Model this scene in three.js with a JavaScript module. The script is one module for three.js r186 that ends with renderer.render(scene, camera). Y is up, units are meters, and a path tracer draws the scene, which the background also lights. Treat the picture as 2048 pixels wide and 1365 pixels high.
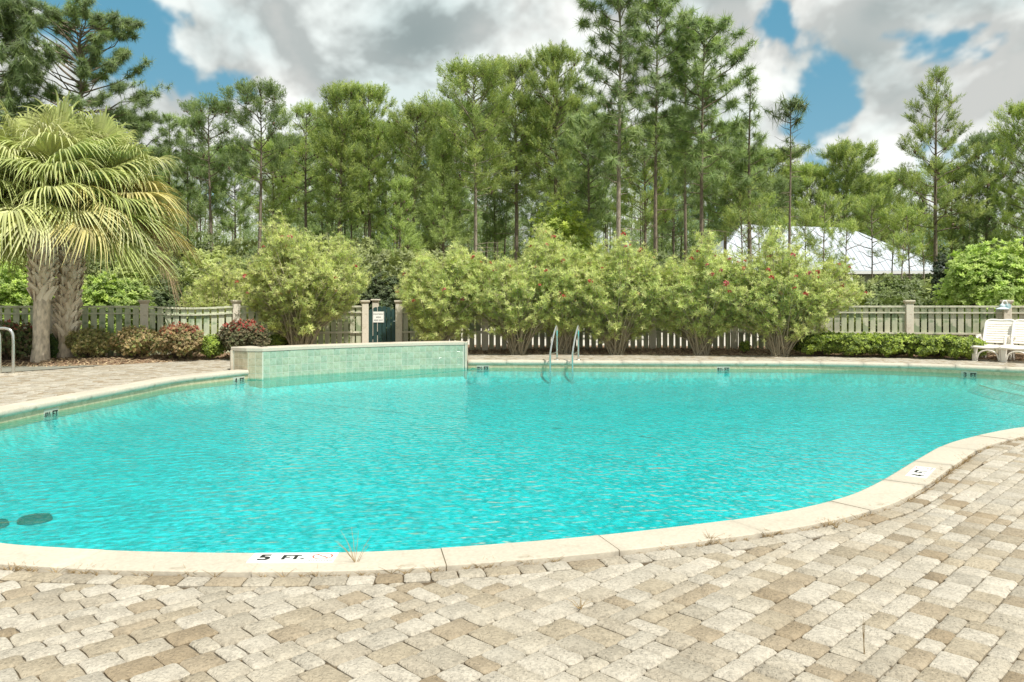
import * as THREE from 'three';
import { mergeGeometries } from 'three/addons/utils/BufferGeometryUtils.js';
import { RoundedBoxGeometry } from 'three/addons/geometries/RoundedBoxGeometry.js';
import { createNoise3D } from 'simplex-noise';

// ---------------------------------------------------------------- camera, sky, sun, exposure
const F = 1516, CX = 1024, HY = 610, EYE = 1.37;               // lens of the photograph (pixels) and eye height (metres)
const scene = new THREE.Scene();
const camera = new THREE.PerspectiveCamera(2 * Math.atan(682.5 / F) * 180 / Math.PI, 2048 / 1365, 0.1, 900);
camera.position.set(0, EYE, 0);
camera.setViewOffset(2048, 1365, 0, 682.5 - HY, 2048, 1365);
camera.updateProjectionMatrix();
const renderer = new THREE.WebGLRenderer();
renderer.toneMapping = THREE.LinearToneMapping;
renderer.toneMappingExposure = 1.35;
renderer.shadowMap.enabled = true;
const SUN = new THREE.Vector3(0.32, 0.88, 0.42).normalize();
const sun = new THREE.DirectionalLight(new THREE.Color(1, 0.965, 0.90), 4.1);
sun.position.copy(SUN).multiplyScalar(80); sun.castShadow = true;
Object.assign(sun.shadow.camera, { left: -45, right: 45, top: 45, bottom: -45, near: 1, far: 200 });
scene.add(sun, sun.target);

function rng(seed) { let a = seed >>> 0; return () => { a = (a + 0x6D2B79F5) >>> 0; let t = a; t = Math.imul(t ^ (t >>> 15), t | 1); t ^= t + Math.imul(t ^ (t >>> 7), t | 61); return ((t ^ (t >>> 14)) >>> 0) / 4294967296; }; }
const clamp = (x, a = 0, b = 1) => Math.min(b, Math.max(a, x)), lerp = (a, b, t) => a + (b - a) * t;
const sstep = (a, b, x) => { const t = clamp((x - a) / (b - a)); return t * t * (3 - 2 * t); };
const wx = (px, d) => (px - CX) / F * d, wy = (py, d) => EYE - (py - HY) * d / F;
const gd = (py, Y = 0) => F * (EYE - Y) / (py - HY);             // distance at which a sight line meets height Y
const gp = (px, py, Y = 0) => { const d = gd(py, Y); return [wx(px, d), -d]; };

// sky: cumulus with blue gaps
{
  const W = 3072, H = 1536, data = new Float32Array(W * H * 4), n3 = createNoise3D(rng(11));
  const dirOf = (px, py) => new THREE.Vector3(px - CX, HY - py, -F).normalize();
  const gaps = [[285, 45, 110, 60, -.55], [400, 165, 90, 50, -.36], [235, 110, 80, 60, -.34], [1655, 190, 58, 52, -.42], [1690, 225, 60, 30, -.3], [1890, 95, 92, 42, -.62], [1545, 25, 30, 34, -.5], [1700, 335, 100, 34, -.25], [540, 185, 80, 30, -.18], [1920, 330, 120, 40, -.22],
    [780, 110, 190, 120, .3], [1400, 120, 140, 150, .35], [1030, 80, 200, 120, .25], [1750, 100, 60, 90, .5], [2010, 150, 80, 100, .4], [1850, 230, 180, 40, .3], [400, 235, 90, 30, .35], [560, 60, 120, 90, .3]]
    .map(([x, y, rx, ry, a]) => ({ d: dirOf(x, y), rx: rx / F, ry: ry / F, a }));
  const greys = [[830, 65, 70, 70, .42], [560, 60, 200, 34, .16], [1690, 115, 70, 34, .55], [1900, 5, 200, 28, .5], [640, 120, 130, 40, .15], [1000, 30, 140, 40, .15]].map(([x, y, rx, ry, a]) => ({ d: dirOf(x, y), rx: rx / F, ry: ry / F, a }));
  const blob = (list, x, y, z) => { let s = 0; for (const g of list) { const dy = (y - g.d.y) / g.ry; if (Math.abs(dy) > 3) continue; const cross = (x * g.d.z - z * g.d.x) / g.rx; if (Math.abs(cross) > 3 || x * g.d.x + z * g.d.z < 0) continue; s += g.a * Math.exp(-(dy * dy + cross * cross) * .7); } return s; };
  const fbm = (x, y, z, o) => { let a = .5, s = 0, f = 1; for (let i = 0; i < o; i++) { s += a * n3(x * f, y * f, z * f); a *= .555; f *= 2.07; } return s; };
  for (let r = 0; r < H; r++) {
    const el = ((r + .5) / H - .5) * Math.PI, cy = Math.sin(el), ce = Math.cos(el);
    for (let c = 0; c < W; c++) {
      const az = ((c + .5) / W - .5) * 2 * Math.PI, x = Math.cos(az) * ce, z = Math.sin(az) * ce, o = (r * W + c) * 4;
      if (cy < -.03) { data[o] = .22; data[o + 1] = .24; data[o + 2] = .2; data[o + 3] = 1; continue; }
      const y = Math.max(cy, 0), q = 4.6, ys = y * 1.35;
      const w1 = n3(x * 3 + 5, ys * 3, z * 3) * .16, w2 = n3(x * 3, ys * 3 + 9, z * 3) * .16;
      const X = x * q + w1, Y = ys * q + w2, Z = z * q;
      const big = fbm(X * .55 + 3, Y * .55, Z * .55, 2), f = fbm(X, Y, Z, 7);
      const b = blob(gaps, x, y, z);
      const dn = f + .35 * big + .46 + b * 1.3;
      const cov = sstep(-.08, .27, dn), thick = clamp(dn * .95);
      const up = fbm(X + .1, Y + .24, Z + .03, 6);
      const lit = clamp(.5 + (f - up) * 1.7);
      const g = clamp(sstep(.3, .95, thick) * .34 + blob(greys, x, y, z) * .9 + .3 * n3(X * .8, Y * 1.1 + 40, Z * .8));
      let v = lerp(.56 + .38 * lit, .29 + .34 * lit, g);
      v *= lerp(1, .96, y);
      const hz = Math.exp(-y * 5);
      const bl = [lerp(.055, .42, hz), lerp(.27, .62, hz), lerp(.43, .70, hz)];
      const cl = [v * lerp(1.02, .84, g), v * 1.03, v * lerp(.985, 1.03, g)];
      for (let k = 0; k < 3; k++) data[o + k] = lerp(bl[k], cl[k], cov * .97) / 1.18;
      data[o + 3] = 1;
    }
  }
  const t = new THREE.DataTexture(data, W, H, THREE.RGBAFormat, THREE.FloatType);
  t.mapping = THREE.EquirectangularReflectionMapping; t.magFilter = THREE.LinearFilter; t.wrapS = THREE.RepeatWrapping; t.needsUpdate = true;
  scene.background = t; scene.environment = t;
}

// ---------------------------------------------------------------- naming
const used = {};
function numbered(n) { used[n] = (used[n] ?? -1) + 1; return used[n] ? `${n}_${String(used[n]).padStart(3, '0')}` : n; }
function tag(o, label, category, group) { o.userData.label = label; if (category) o.userData.category = category; if (group) o.userData.group = group; return o; }
function thing(name, label, category, [x, y, z] = [0, 0, 0], turn = 0, group) {
  const o = new THREE.Group(); o.name = numbered(name); o.position.set(x, y, z); o.rotation.y = turn; scene.add(o);
  return tag(o, label, category, group);
}
function part(name, geo, m, parent, extra) {
  const o = new THREE.Mesh(geo, m); o.name = name; o.castShadow = o.receiveShadow = true; parent.add(o);
  if (parent === scene) o.name = numbered(name);
  if (extra) Object.assign(o.userData, extra);
  return o;
}
const struct = (name, geo, m) => part(name, geo, m, scene, { kind: 'structure' });
function instanced(name, geo, m, parent, list) {                     // list of {m: Matrix4, c: Color}
  const o = new THREE.InstancedMesh(geo, m, list.length); o.name = parent === scene ? numbered(name) : name; o.castShadow = o.receiveShadow = true;
  list.forEach((e, i) => { o.setMatrixAt(i, e.m); if (e.c) o.setColorAt(i, e.c); });
  o.userData.kind = 'stuff'; parent.add(o); return o;
}
const V = (x, y, z) => new THREE.Vector3(x, y, z);
const rgb = (r, g, b) => new THREE.Color().setRGB(r, g, b);

// ---------------------------------------------------------------- geometry builder
class Geo {
  constructor() { this.p = []; this.i = []; this.u = []; this.c = null; }
  v(x, y, z, u = 0, w = 0) { this.p.push(x, y, z); this.u.push(u, w); return this.p.length / 3 - 1; }
  tri(a, b, c) { this.i.push(a, b, c); }
  quad(a, b, c, d) { this.i.push(a, b, c, a, c, d); }
  tube(pts, rad, sides = 6, cap = true) {
    const ring = []; let N = V(0, 0, 1), len = 0;
    for (let k = 0; k < pts.length; k++) {
      const T = (k < pts.length - 1 ? pts[k + 1].clone() : pts[k].clone()).sub(k ? pts[k - 1] : pts[k]).normalize();
      if (Math.abs(T.dot(N)) > .9 && !k) N = V(1, 0, 0);
      N = N.clone().addScaledVector(T, -T.dot(N)).normalize(); const B = T.clone().cross(N);
      if (k) len += pts[k].distanceTo(pts[k - 1]);
      const r = typeof rad === 'number' ? rad : rad[k], row = [];
      for (let s = 0; s <= sides; s++) { const a = s / sides * 2 * Math.PI, ca = Math.cos(a) * r, sa = Math.sin(a) * r; row.push(this.v(pts[k].x + N.x * ca + B.x * sa, pts[k].y + N.y * ca + B.y * sa, pts[k].z + N.z * ca + B.z * sa, s / sides * Math.max(.1, 6.28 * r), len)); }
      ring.push(row);
    }
    for (let k = 0; k + 1 < ring.length; k++) for (let s = 0; s < sides; s++) this.quad(ring[k][s], ring[k][s + 1], ring[k + 1][s + 1], ring[k + 1][s]);
    if (cap) for (const [k, flip] of [[0, 1], [ring.length - 1, 0]]) { const c = this.v(pts[k].x, pts[k].y, pts[k].z); for (let s = 0; s < sides; s++) flip ? this.tri(c, ring[k][s + 1], ring[k][s]) : this.tri(c, ring[k][s], ring[k][s + 1]); }
    return this;
  }
  add(g, m) { const q = g.clone(); if (m) q.applyMatrix4(m); const o = this.p.length / 3, P = q.attributes.position, U = q.attributes.uv; for (let k = 0; k < P.count; k++) this.v(P.getX(k), P.getY(k), P.getZ(k), U ? U.getX(k) : 0, U ? U.getY(k) : 0); const I = q.index; if (I) for (let k = 0; k < I.count; k++) this.i.push(I.getX(k) + o); else for (let k = 0; k < P.count; k++) this.i.push(k + o); return this; }
  build(smooth = true) {
    let g = new THREE.BufferGeometry(); g.setAttribute('position', new THREE.Float32BufferAttribute(this.p, 3)); g.setAttribute('uv', new THREE.Float32BufferAttribute(this.u, 2)); g.setIndex(this.i);
    if (this.c) g.setAttribute('color', new THREE.Float32BufferAttribute(this.c, 3));
    if (!smooth) g = g.toNonIndexed();
    g.computeVertexNormals(); return g;
  }
}
const M4 = (pos, q, s = 1) => new THREE.Matrix4().compose(pos, q, typeof s === 'number' ? V(s, s, s) : s);
function boxUV(w, h, d, ou = 0, ov = 0) {                            // box with uv in metres
  const g = new THREE.BoxGeometry(w, h, d), P = g.attributes.position, N = g.attributes.normal, U = g.attributes.uv;
  for (let k = 0; k < P.count; k++) { const ax = Math.abs(N.getX(k)) > .5, ay = Math.abs(N.getY(k)) > .5; U.setXY(k, (ax ? P.getZ(k) : P.getX(k)) + ou, (ay ? P.getZ(k) : P.getY(k)) + ov); }
  return g;
}
function rbox(w, h, d, r = .006, ou = 0, ov = 0) {
  const g = new RoundedBoxGeometry(w, h, d, 2, r), P = g.attributes.position, N = g.attributes.normal, U = g.attributes.uv;
  for (let k = 0; k < P.count; k++) { const nx = Math.abs(N.getX(k)), ny = Math.abs(N.getY(k)), nz = Math.abs(N.getZ(k)), ax = nx > ny && nx > nz, ay = ny > nx && ny > nz; U.setXY(k, (ax ? P.getZ(k) : P.getX(k)) + ou, (ay ? P.getZ(k) : P.getY(k)) + ov); }
  return g;
}

// ---------------------------------------------------------------- textures
function pnoise(seed) { const r = rng(seed), T = new Float32Array(65536); for (let i = 0; i < 65536; i++) T[i] = r();
  return (x, y, px, py) => { const xi = Math.floor(x), yi = Math.floor(y), fx = x - xi, fy = y - yi, u = fx * fx * (3 - 2 * fx), v = fy * fy * (3 - 2 * fy); const h = (a, b) => T[((((a % px) + px) % px) * 257 + (((b % py) + py) % py) * 1013) & 65535]; return lerp(lerp(h(xi, yi), h(xi + 1, yi), u), lerp(h(xi, yi + 1), h(xi + 1, yi + 1), u), v); }; }
function tex(n, fn, { srgb = false, size = 1 } = {}) {               // fn(u, v) in 0..1 -> number or [r,g,b] (linear unless srgb)
  const d = new Uint8Array(n * n * 4);
  for (let y = 0; y < n; y++) for (let x = 0; x < n; x++) { const c = fn(x / n, y / n), o = (y * n + x) * 4; for (let k = 0; k < 3; k++) { let v = clamp(typeof c === 'number' ? c : c[k]); if (srgb) v = v <= .0031308 ? v * 12.92 : 1.055 * Math.pow(v, 1 / 2.4) - .055; d[o + k] = Math.round(v * 255); } d[o + 3] = 255; }
  const t = new THREE.DataTexture(d, n, n); t.wrapS = t.wrapT = THREE.RepeatWrapping; t.magFilter = THREE.LinearFilter; t.repeat.set(1 / size, 1 / size); if (srgb) t.colorSpace = THREE.SRGBColorSpace; t.needsUpdate = true; return t;
}
const pfbm = (N, u, v, p, o) => { let s = 0, a = .5, n = 0; for (let i = 0; i < o; i++) { s += a * N(u * p, v * p, p, p); n += a; a *= .55; p *= 2; } return s / n; };
const N1 = pnoise(1), N2 = pnoise(2), N3 = pnoise(3);
const stoneCol = tex(1024, (u, v) => { const m = pfbm(N1, u, v, 6, 4), f = pfbm(N2, u, v, 110, 3), pit = sstep(.62, .8, pfbm(N3, u, v, 120, 2)), gl = sstep(.74, .8, N2(u * 240, v * 240, 240, 240)); const w = .60 + .42 * m + .5 * (f - .5) - .12 * pit + .12 * gl; return [w, w * lerp(.97, 1, m), w * lerp(.92, 1, m)]; }, { srgb: true, size: 1.1 });
const stoneBump = tex(1024, (u, v) => .6 * pfbm(N2, u, v, 90, 3) + .3 * pfbm(N1, u, v, 18, 2) - .25 * sstep(.62, .8, pfbm(N3, u, v, 120, 2)) + .2, { size: 1.1 });
const copeCol = tex(1024, (u, v) => { const m = pfbm(N3, u, v, 5, 5), f = pfbm(N1, u, v, 120, 2), st = sstep(.62, .8, pfbm(N2, u, v, 9, 4)); const w = .82 + .16 * m + .2 * (f - .5) - .24 * st; return [w, w * lerp(.985, .96, st), w * lerp(.97, .88, st)]; }, { srgb: true, size: 1.7 });
const woodCol = tex(512, (u, v) => { const s = pfbm((x, y, p, q) => N1(x, y * .12, p, Math.max(1, Math.round(q * .12))), u, v, 24, 4), m = pfbm(N2, u, v, 3, 4), d = sstep(.58, .8, pfbm(N3, u, v, 7, 3)); const w = .62 + .34 * s + .28 * (m - .5) - .3 * d; return [w * lerp(1, .84, d), w, w * lerp(.96, .8, d)]; }, { srgb: true, size: 1.3 });
const barkCol = tex(512, (u, v) => { const s = pfbm((x, y, p, q) => N2(x, y * .5, p, Math.max(1, Math.round(q * .5))), u, v, 14, 4); const w = .35 + .9 * s; return [w, w * .95, w * .9]; }, { srgb: true, size: .8 });
const barkBump = tex(512, (u, v) => pfbm((x, y, p, q) => N2(x, y * .5, p, Math.max(1, Math.round(q * .5))), u, v, 14, 4), { size: .8 });
const soilCol = tex(1024, (u, v) => { const m = pfbm(N1, u, v, 5, 5), f = pfbm(N2, u, v, 80, 3); const w = .45 + .5 * m + .7 * (f - .5); return [w, w * .94, w * .86]; }, { srgb: true, size: 2.3 });
const plasterGlints = tex(1024, (u, v) => { const m = pfbm(N2, u, v, 4, 4), f = pfbm(N3, u, v, 38, 3), p = sstep(.5, .72, pfbm(N1, u, v, 44, 2)); const w = .66 + .18 * m + .5 * (f - .5) + .22 * p; return [w * lerp(.8, 1.25, p), w, w]; }, { srgb: true, size: 2.3 });  // plaster mottle; the pale flecks are water glints painted into the floor colour
const tileCol = tex(512, (u, v) => { const m = pfbm(N1, u, v, 8, 4), f = pfbm(N2, u, v, 60, 2); const w = .6 + .5 * m + .3 * (f - .5); return [w, w * .98, w * lerp(.85, 1, m)]; }, { srgb: true, size: .6 });
// water: two sheets of ripples
const waveSum = (seed, n, kmin, kmax, pw = .95) => { const r = rng(seed), L = []; for (let i = 0; i < n; i++) { const k = kmin * Math.pow(kmax / kmin, r()), a = r() * 6.283; L.push([Math.round(Math.cos(a) * k), Math.round(Math.sin(a) * k), r() * 6.283, 1 / Math.pow(k, pw)]); } const tot = Math.sqrt(L.reduce((s, l) => s + l[3] * l[3], 0)) * 2.6; return (u, v) => { let s = 0; for (const l of L) { const t = Math.sin(6.28318 * (l[0] * u + l[1] * v) + l[2]); s += l[3] * (t < 0 ? t : t * (.7 + .3 * t)); } return .5 + .5 * s / tot; }; };
const rippleFine = tex(1024, waveSum(5, 64, 18, 84, .7), { size: 3.4 });
const coarse = waveSum(9, 16, 4, 13);
const rippleNormal = (() => { const n = 512, size = 7.7, amp = .011; const h = new Float32Array(n * n); for (let y = 0; y < n; y++) for (let x = 0; x < n; x++) h[y * n + x] = coarse(x / n, y / n) * amp; const at = (x, y) => h[((y + n) % n) * n + (x + n) % n], s = n / (2 * size);
  return tex(n, (u, v) => { const x = Math.round(u * n), y = Math.round(v * n), dx = (at(x + 1, y) - at(x - 1, y)) * s, dy = (at(x, y + 1) - at(x, y - 1)) * s; const k = 6; return [.5 - dx * .5 * k, .5 - dy * .5 * k, 1]; }, { size }); })();

const std = (o) => new THREE.MeshStandardMaterial(o);
const leafMat = (c, t = .35, rough = .6, o = {}) => new THREE.MeshPhysicalMaterial({ color: c, roughness: rough, side: THREE.DoubleSide, ...(t ? { transmission: t, thickness: 0 } : {}), ...o });
const M = {
  cope: std({ color: rgb(.56, .51, .41), map: copeCol, roughness: .85, bumpMap: stoneBump, bumpScale: .0015 }),
  sand: std({ color: rgb(.13, .10, .06), map: soilCol, roughness: 1 }),
  ground: std({ color: rgb(.16, .17, .07), map: soilCol, roughness: 1 }),
  lot: std({ color: rgb(.6, .57, .5), map: copeCol, roughness: 1 }),
  mulch: std({ color: rgb(.30, .20, .13), map: soilCol, roughness: 1, bumpMap: soilCol, bumpScale: .02 }),
  walk: std({ color: rgb(.26, .26, .21), map: copeCol, roughness: .95 }),
  plasterGlints: std({ color: rgb(.27, .71, .68), map: plasterGlints, roughness: .9 }),
  band: std({ color: rgb(.60, .49, .33), map: tileCol, roughness: .35 }),
  tile: [rgb(.36, .47, .36), rgb(.33, .44, .34), rgb(.40, .49, .37)].map((c) => std({ color: c, map: tileCol, roughness: .14 })),  // wet gloss; teal bounce light from the pool is put into the colour
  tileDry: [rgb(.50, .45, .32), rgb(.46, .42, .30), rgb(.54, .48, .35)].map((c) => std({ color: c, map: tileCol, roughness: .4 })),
  grout: std({ color: rgb(.56, .58, .48), roughness: .9 }),
  fence: [rgb(.60, .60, .44), rgb(.54, .56, .40), rgb(.64, .62, .47), rgb(.56, .55, .43)].map((c) => std({ color: c, map: woodCol, roughness: .85, bumpMap: woodCol, bumpScale: .002 })),
  fenceOld: [rgb(.64, .67, .49), rgb(.58, .63, .46), rgb(.69, .70, .53)].map((c) => std({ color: c, map: woodCol, roughness: .9, bumpMap: woodCol, bumpScale: .002 })),
  fenceTrim: std({ color: rgb(.70, .67, .53), map: woodCol, roughness: .8 }),
  post: std({ color: rgb(.74, .68, .56), map: copeCol, roughness: .75 }),
  gate: std({ color: rgb(.018, .065, .06), map: woodCol, roughness: .6 }),
  steel: std({ color: rgb(.72, .72, .68), metalness: 1, roughness: .22 }),
  resin: std({ color: rgb(.78, .74, .66), roughness: .45 }),
  bark: std({ color: rgb(.23, .195, .15), map: barkCol, roughness: 1, bumpMap: barkBump, bumpScale: .02 }),
  barkPale: std({ color: rgb(.37, .33, .27), map: barkCol, roughness: 1, bumpMap: barkBump, bumpScale: .019 }),
  twig: std({ color: rgb(.38, .33, .23), roughness: 1 }),
  twigDark: std({ color: rgb(.16, .12, .08), roughness: 1 }),
  palmTrunk: std({ color: rgb(.78, .70, .58), map: barkCol, roughness: 1, bumpMap: barkBump, bumpScale: .012 }),
  boot: [rgb(.74, .67, .55), rgb(.64, .57, .45), rgb(.80, .74, .63)].map((c) => std({ color: c, map: barkCol, roughness: .95 })),
  roof: std({ color: rgb(.47, .51, .55), roughness: .5, metalness: .2 }),
  houseWall: std({ color: rgb(.42, .42, .34), roughness: .9 }),
  white: std({ color: rgb(.8, .8, .78), roughness: .5 }),
  glass: std({ color: rgb(.03, .035, .04), roughness: .08 }),
  lamp: std({ color: rgb(.42, .58, .60), roughness: .35 }),
  black: std({ color: rgb(.02, .02, .02), roughness: .5 }),
  drain: std({ color: rgb(.10, .22, .19), roughness: .6 }),
};

// ---------------------------------------------------------------- pool outline
const rimPx = (list, Y) => list.map(([x, y]) => gp(x, y, Y));
const rimPts = [...rimPx([[0, 1083], [130, 1093], [300, 1100], [580, 1103], [800, 1098], [1055, 1081], [1200, 1068], [1329, 1054], [1530, 1027], [1684, 993], [1749, 966], [1834, 917], [1894, 886], [1963, 868], [2048, 853]], .02),
  [7.2, -9.1], [9.2, -9.7], [11.2, -10.7], [12.8, -12.1], [13.3, -13.8], [12.5, -15.3], ...rimPx([[2048, 737], [1850, 729.6], [1640, 724.6], [1500, 723.6], [1250, 722.8], [1050, 721.7], [936, 721.2]], .02)];
const rimLeft = [...rimPx([[497, 740.5], [450, 745.3], [355, 756], [273, 771], [137, 795.5], [0, 821.5]], .02), [-6.55, -8.5], [-6.25, -7.2], [-5.55, -6.0], [-4.4, -5.0], rimPts[0]];
const weirPts = rimPx([[930, 736], [860, 737.6], [800, 740], [700, 745], [600, 751], [525, 757]], -.15);
const curve2 = (pts, n) => { const c = new THREE.CatmullRomCurve3(pts.map(([x, z]) => V(x, 0, z)), false, 'centripetal'); const L = c.getLength(); c.arcLengthDivisions = 600; c.updateArcLengths(); return c.getSpacedPoints(Math.round(n ?? L / .12)).map((p) => [p.x, p.z]); };
const rimAll = curve2([...rimLeft.slice(0, -1), ...rimPts]);           // from the weir wall round the near side to the wall again
const weir = curve2(weirPts, 36);
const outline = [...rimAll, ...weir];                                   // closed, water side edge of the coping
const area2 = (P) => P.reduce((s, p, i) => { const q = P[(i + 1) % P.length]; return s + p[0] * q[1] - q[0] * p[1]; }, 0);
const SIDE = Math.sign(area2(outline));
function offsetOpen(P, o, closed) { return P.map((p, i) => { const n = P.length, a = P[closed ? (i - 1 + n) % n : Math.max(0, i - 1)], b = P[closed ? (i + 1) % n : Math.min(n - 1, i + 1)]; const tx = b[0] - a[0], tz = b[1] - a[1], l = Math.hypot(tx, tz) || 1; return [p[0] + SIDE * tz / l * o, p[1] - SIDE * tx / l * o]; }); }  // o > 0: away from the water
const toShape = (P) => new THREE.Shape(P.map(([x, z]) => new THREE.Vector2(x, -z)));
function flat(P, holes, Y, uvScale = 1) { const s = toShape(P); for (const h of holes) s.holes.push(new THREE.Path(h.map(([x, z]) => new THREE.Vector2(x, -z)))); const g = new THREE.ShapeGeometry(s); g.rotateX(-Math.PI / 2); g.translate(0, Y, 0); return g; }
function inside(P, x, z) { let c = false; for (let i = 0, j = P.length - 1; i < P.length; j = i++) if ((P[i][1] > z) !== (P[j][1] > z) && x < (P[j][0] - P[i][0]) * (z - P[i][1]) / (P[j][1] - P[i][1]) + P[i][0]) c = !c; return c; }
const COPE = .31, BORDER = .135;
const holeOut = offsetOpen(outline, .1, true);

// ground out to the horizon, deck bed under the pavers
struct('ground', flat([[-420, 60], [420, 60], [420, -420], [-420, -420]], [holeOut], -.06), M.ground);
const bedEdge = curve2([[-19, -15.6], gp(-160, 738), gp(0, 735), gp(110, 734.5), gp(200, 731.5), gp(262, 728), gp(330, 724.4), gp(480, 717), gp(700, 711), gp(930, 708.5), gp(1250, 709.5), gp(1500, 711.2), gp(1640, 711.6), gp(1850, 715), gp(1945, 718), gp(2048, 722.5), gp(2200, 730), [17, -15.0], [20, -13]].map((p) => p), 160);
struct('paving_bed', flat([[20, 8], ...bedEdge.slice().reverse(), [-19, 8]], [holeOut], -.016), M.sand);
{ // mulch bed, mounded, from the deck edge to just past the fence
  const g = new Geo(), rows = 7, back = bedEdge.map(([x, z], i) => [x, Math.min(z - 3.0, -20.2)]);
  const r = rng(4);
  bedEdge.forEach(([x, z], i) => { for (let k = 0; k <= rows; k++) { const t = k / rows, X = lerp(x, back[i][0], t), Z = lerp(z, back[i][1], t); g.v(X, (k ? -.012 : -.03) + .1 * sstep(0, .35, t) + (k ? .03 * (r() - .5) : 0), Z, X, Z); } });
  for (let i = 0; i + 1 < bedEdge.length; i++) for (let k = 0; k < rows; k++) { const a = i * (rows + 1) + k; g.quad(a, a + rows + 1, a + rows + 2, a + 1); }
  struct('mulch_bed', g.build(), M.mulch);
  // wood chips and dry needles
  const chip = new Geo(); chip.add(boxUV(.07, .008, .018)); const cg = chip.build(false), list = [], q = new THREE.Quaternion(), e = new THREE.Euler();
  for (let i = 0; i < 14000; i++) { const k = Math.floor(r() * (bedEdge.length - 1)), t = Math.pow(r(), 1.3) * .55, [x, z] = bedEdge[k], X = lerp(x, back[k][0], t) + (r() - .5) * .2, Z = lerp(z, back[k][1], t) + .03; e.set((r() - .5) * .7, r() * 6.28, (r() - .5) * .7); q.setFromEuler(e); const w = .6 + .8 * r(), h = r(); list.push({ m: M4(V(X, -.005 + .1 * sstep(0, .35, t) + r() * .02, Z), q, V(.5 + r() * 1.2, 1, .5 + r())), c: rgb(lerp(.32, .46, h) * w, lerp(.21, .36, h) * w, lerp(.13, .22, h) * w) }); }
  const o = instanced('mulch_chips', cg, std({ roughness: 1 }), scene, list); tag(o, 'brown wood chips and dry needles scattered over the planting bed', 'mulch');
}
{ // grey concrete strip that tapers out beside the palms
  const g = flat([gp(-330, 757), gp(0, 746.5), gp(110, 739.5), gp(204, 731.8), gp(110, 733), gp(0, 734), gp(-330, 741)], [], .012);
  struct('concrete_path', g, M.walk);
}
{ // pale sandy lane beyond the fence, seen through its gaps
  struct('parking_lane', flat([[-2.6, -23.6], [7.2, -23.2], [15, -44], [-6, -46]], [], -.03), M.lot);
  struct('grass_verge', flat([[-30, -24], [-3.4, -24.2], [-7, -44], [-60, -50]], [], -.034), std({ color: rgb(.22, .27, .07), map: soilCol, roughness: 1 }));
}

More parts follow.
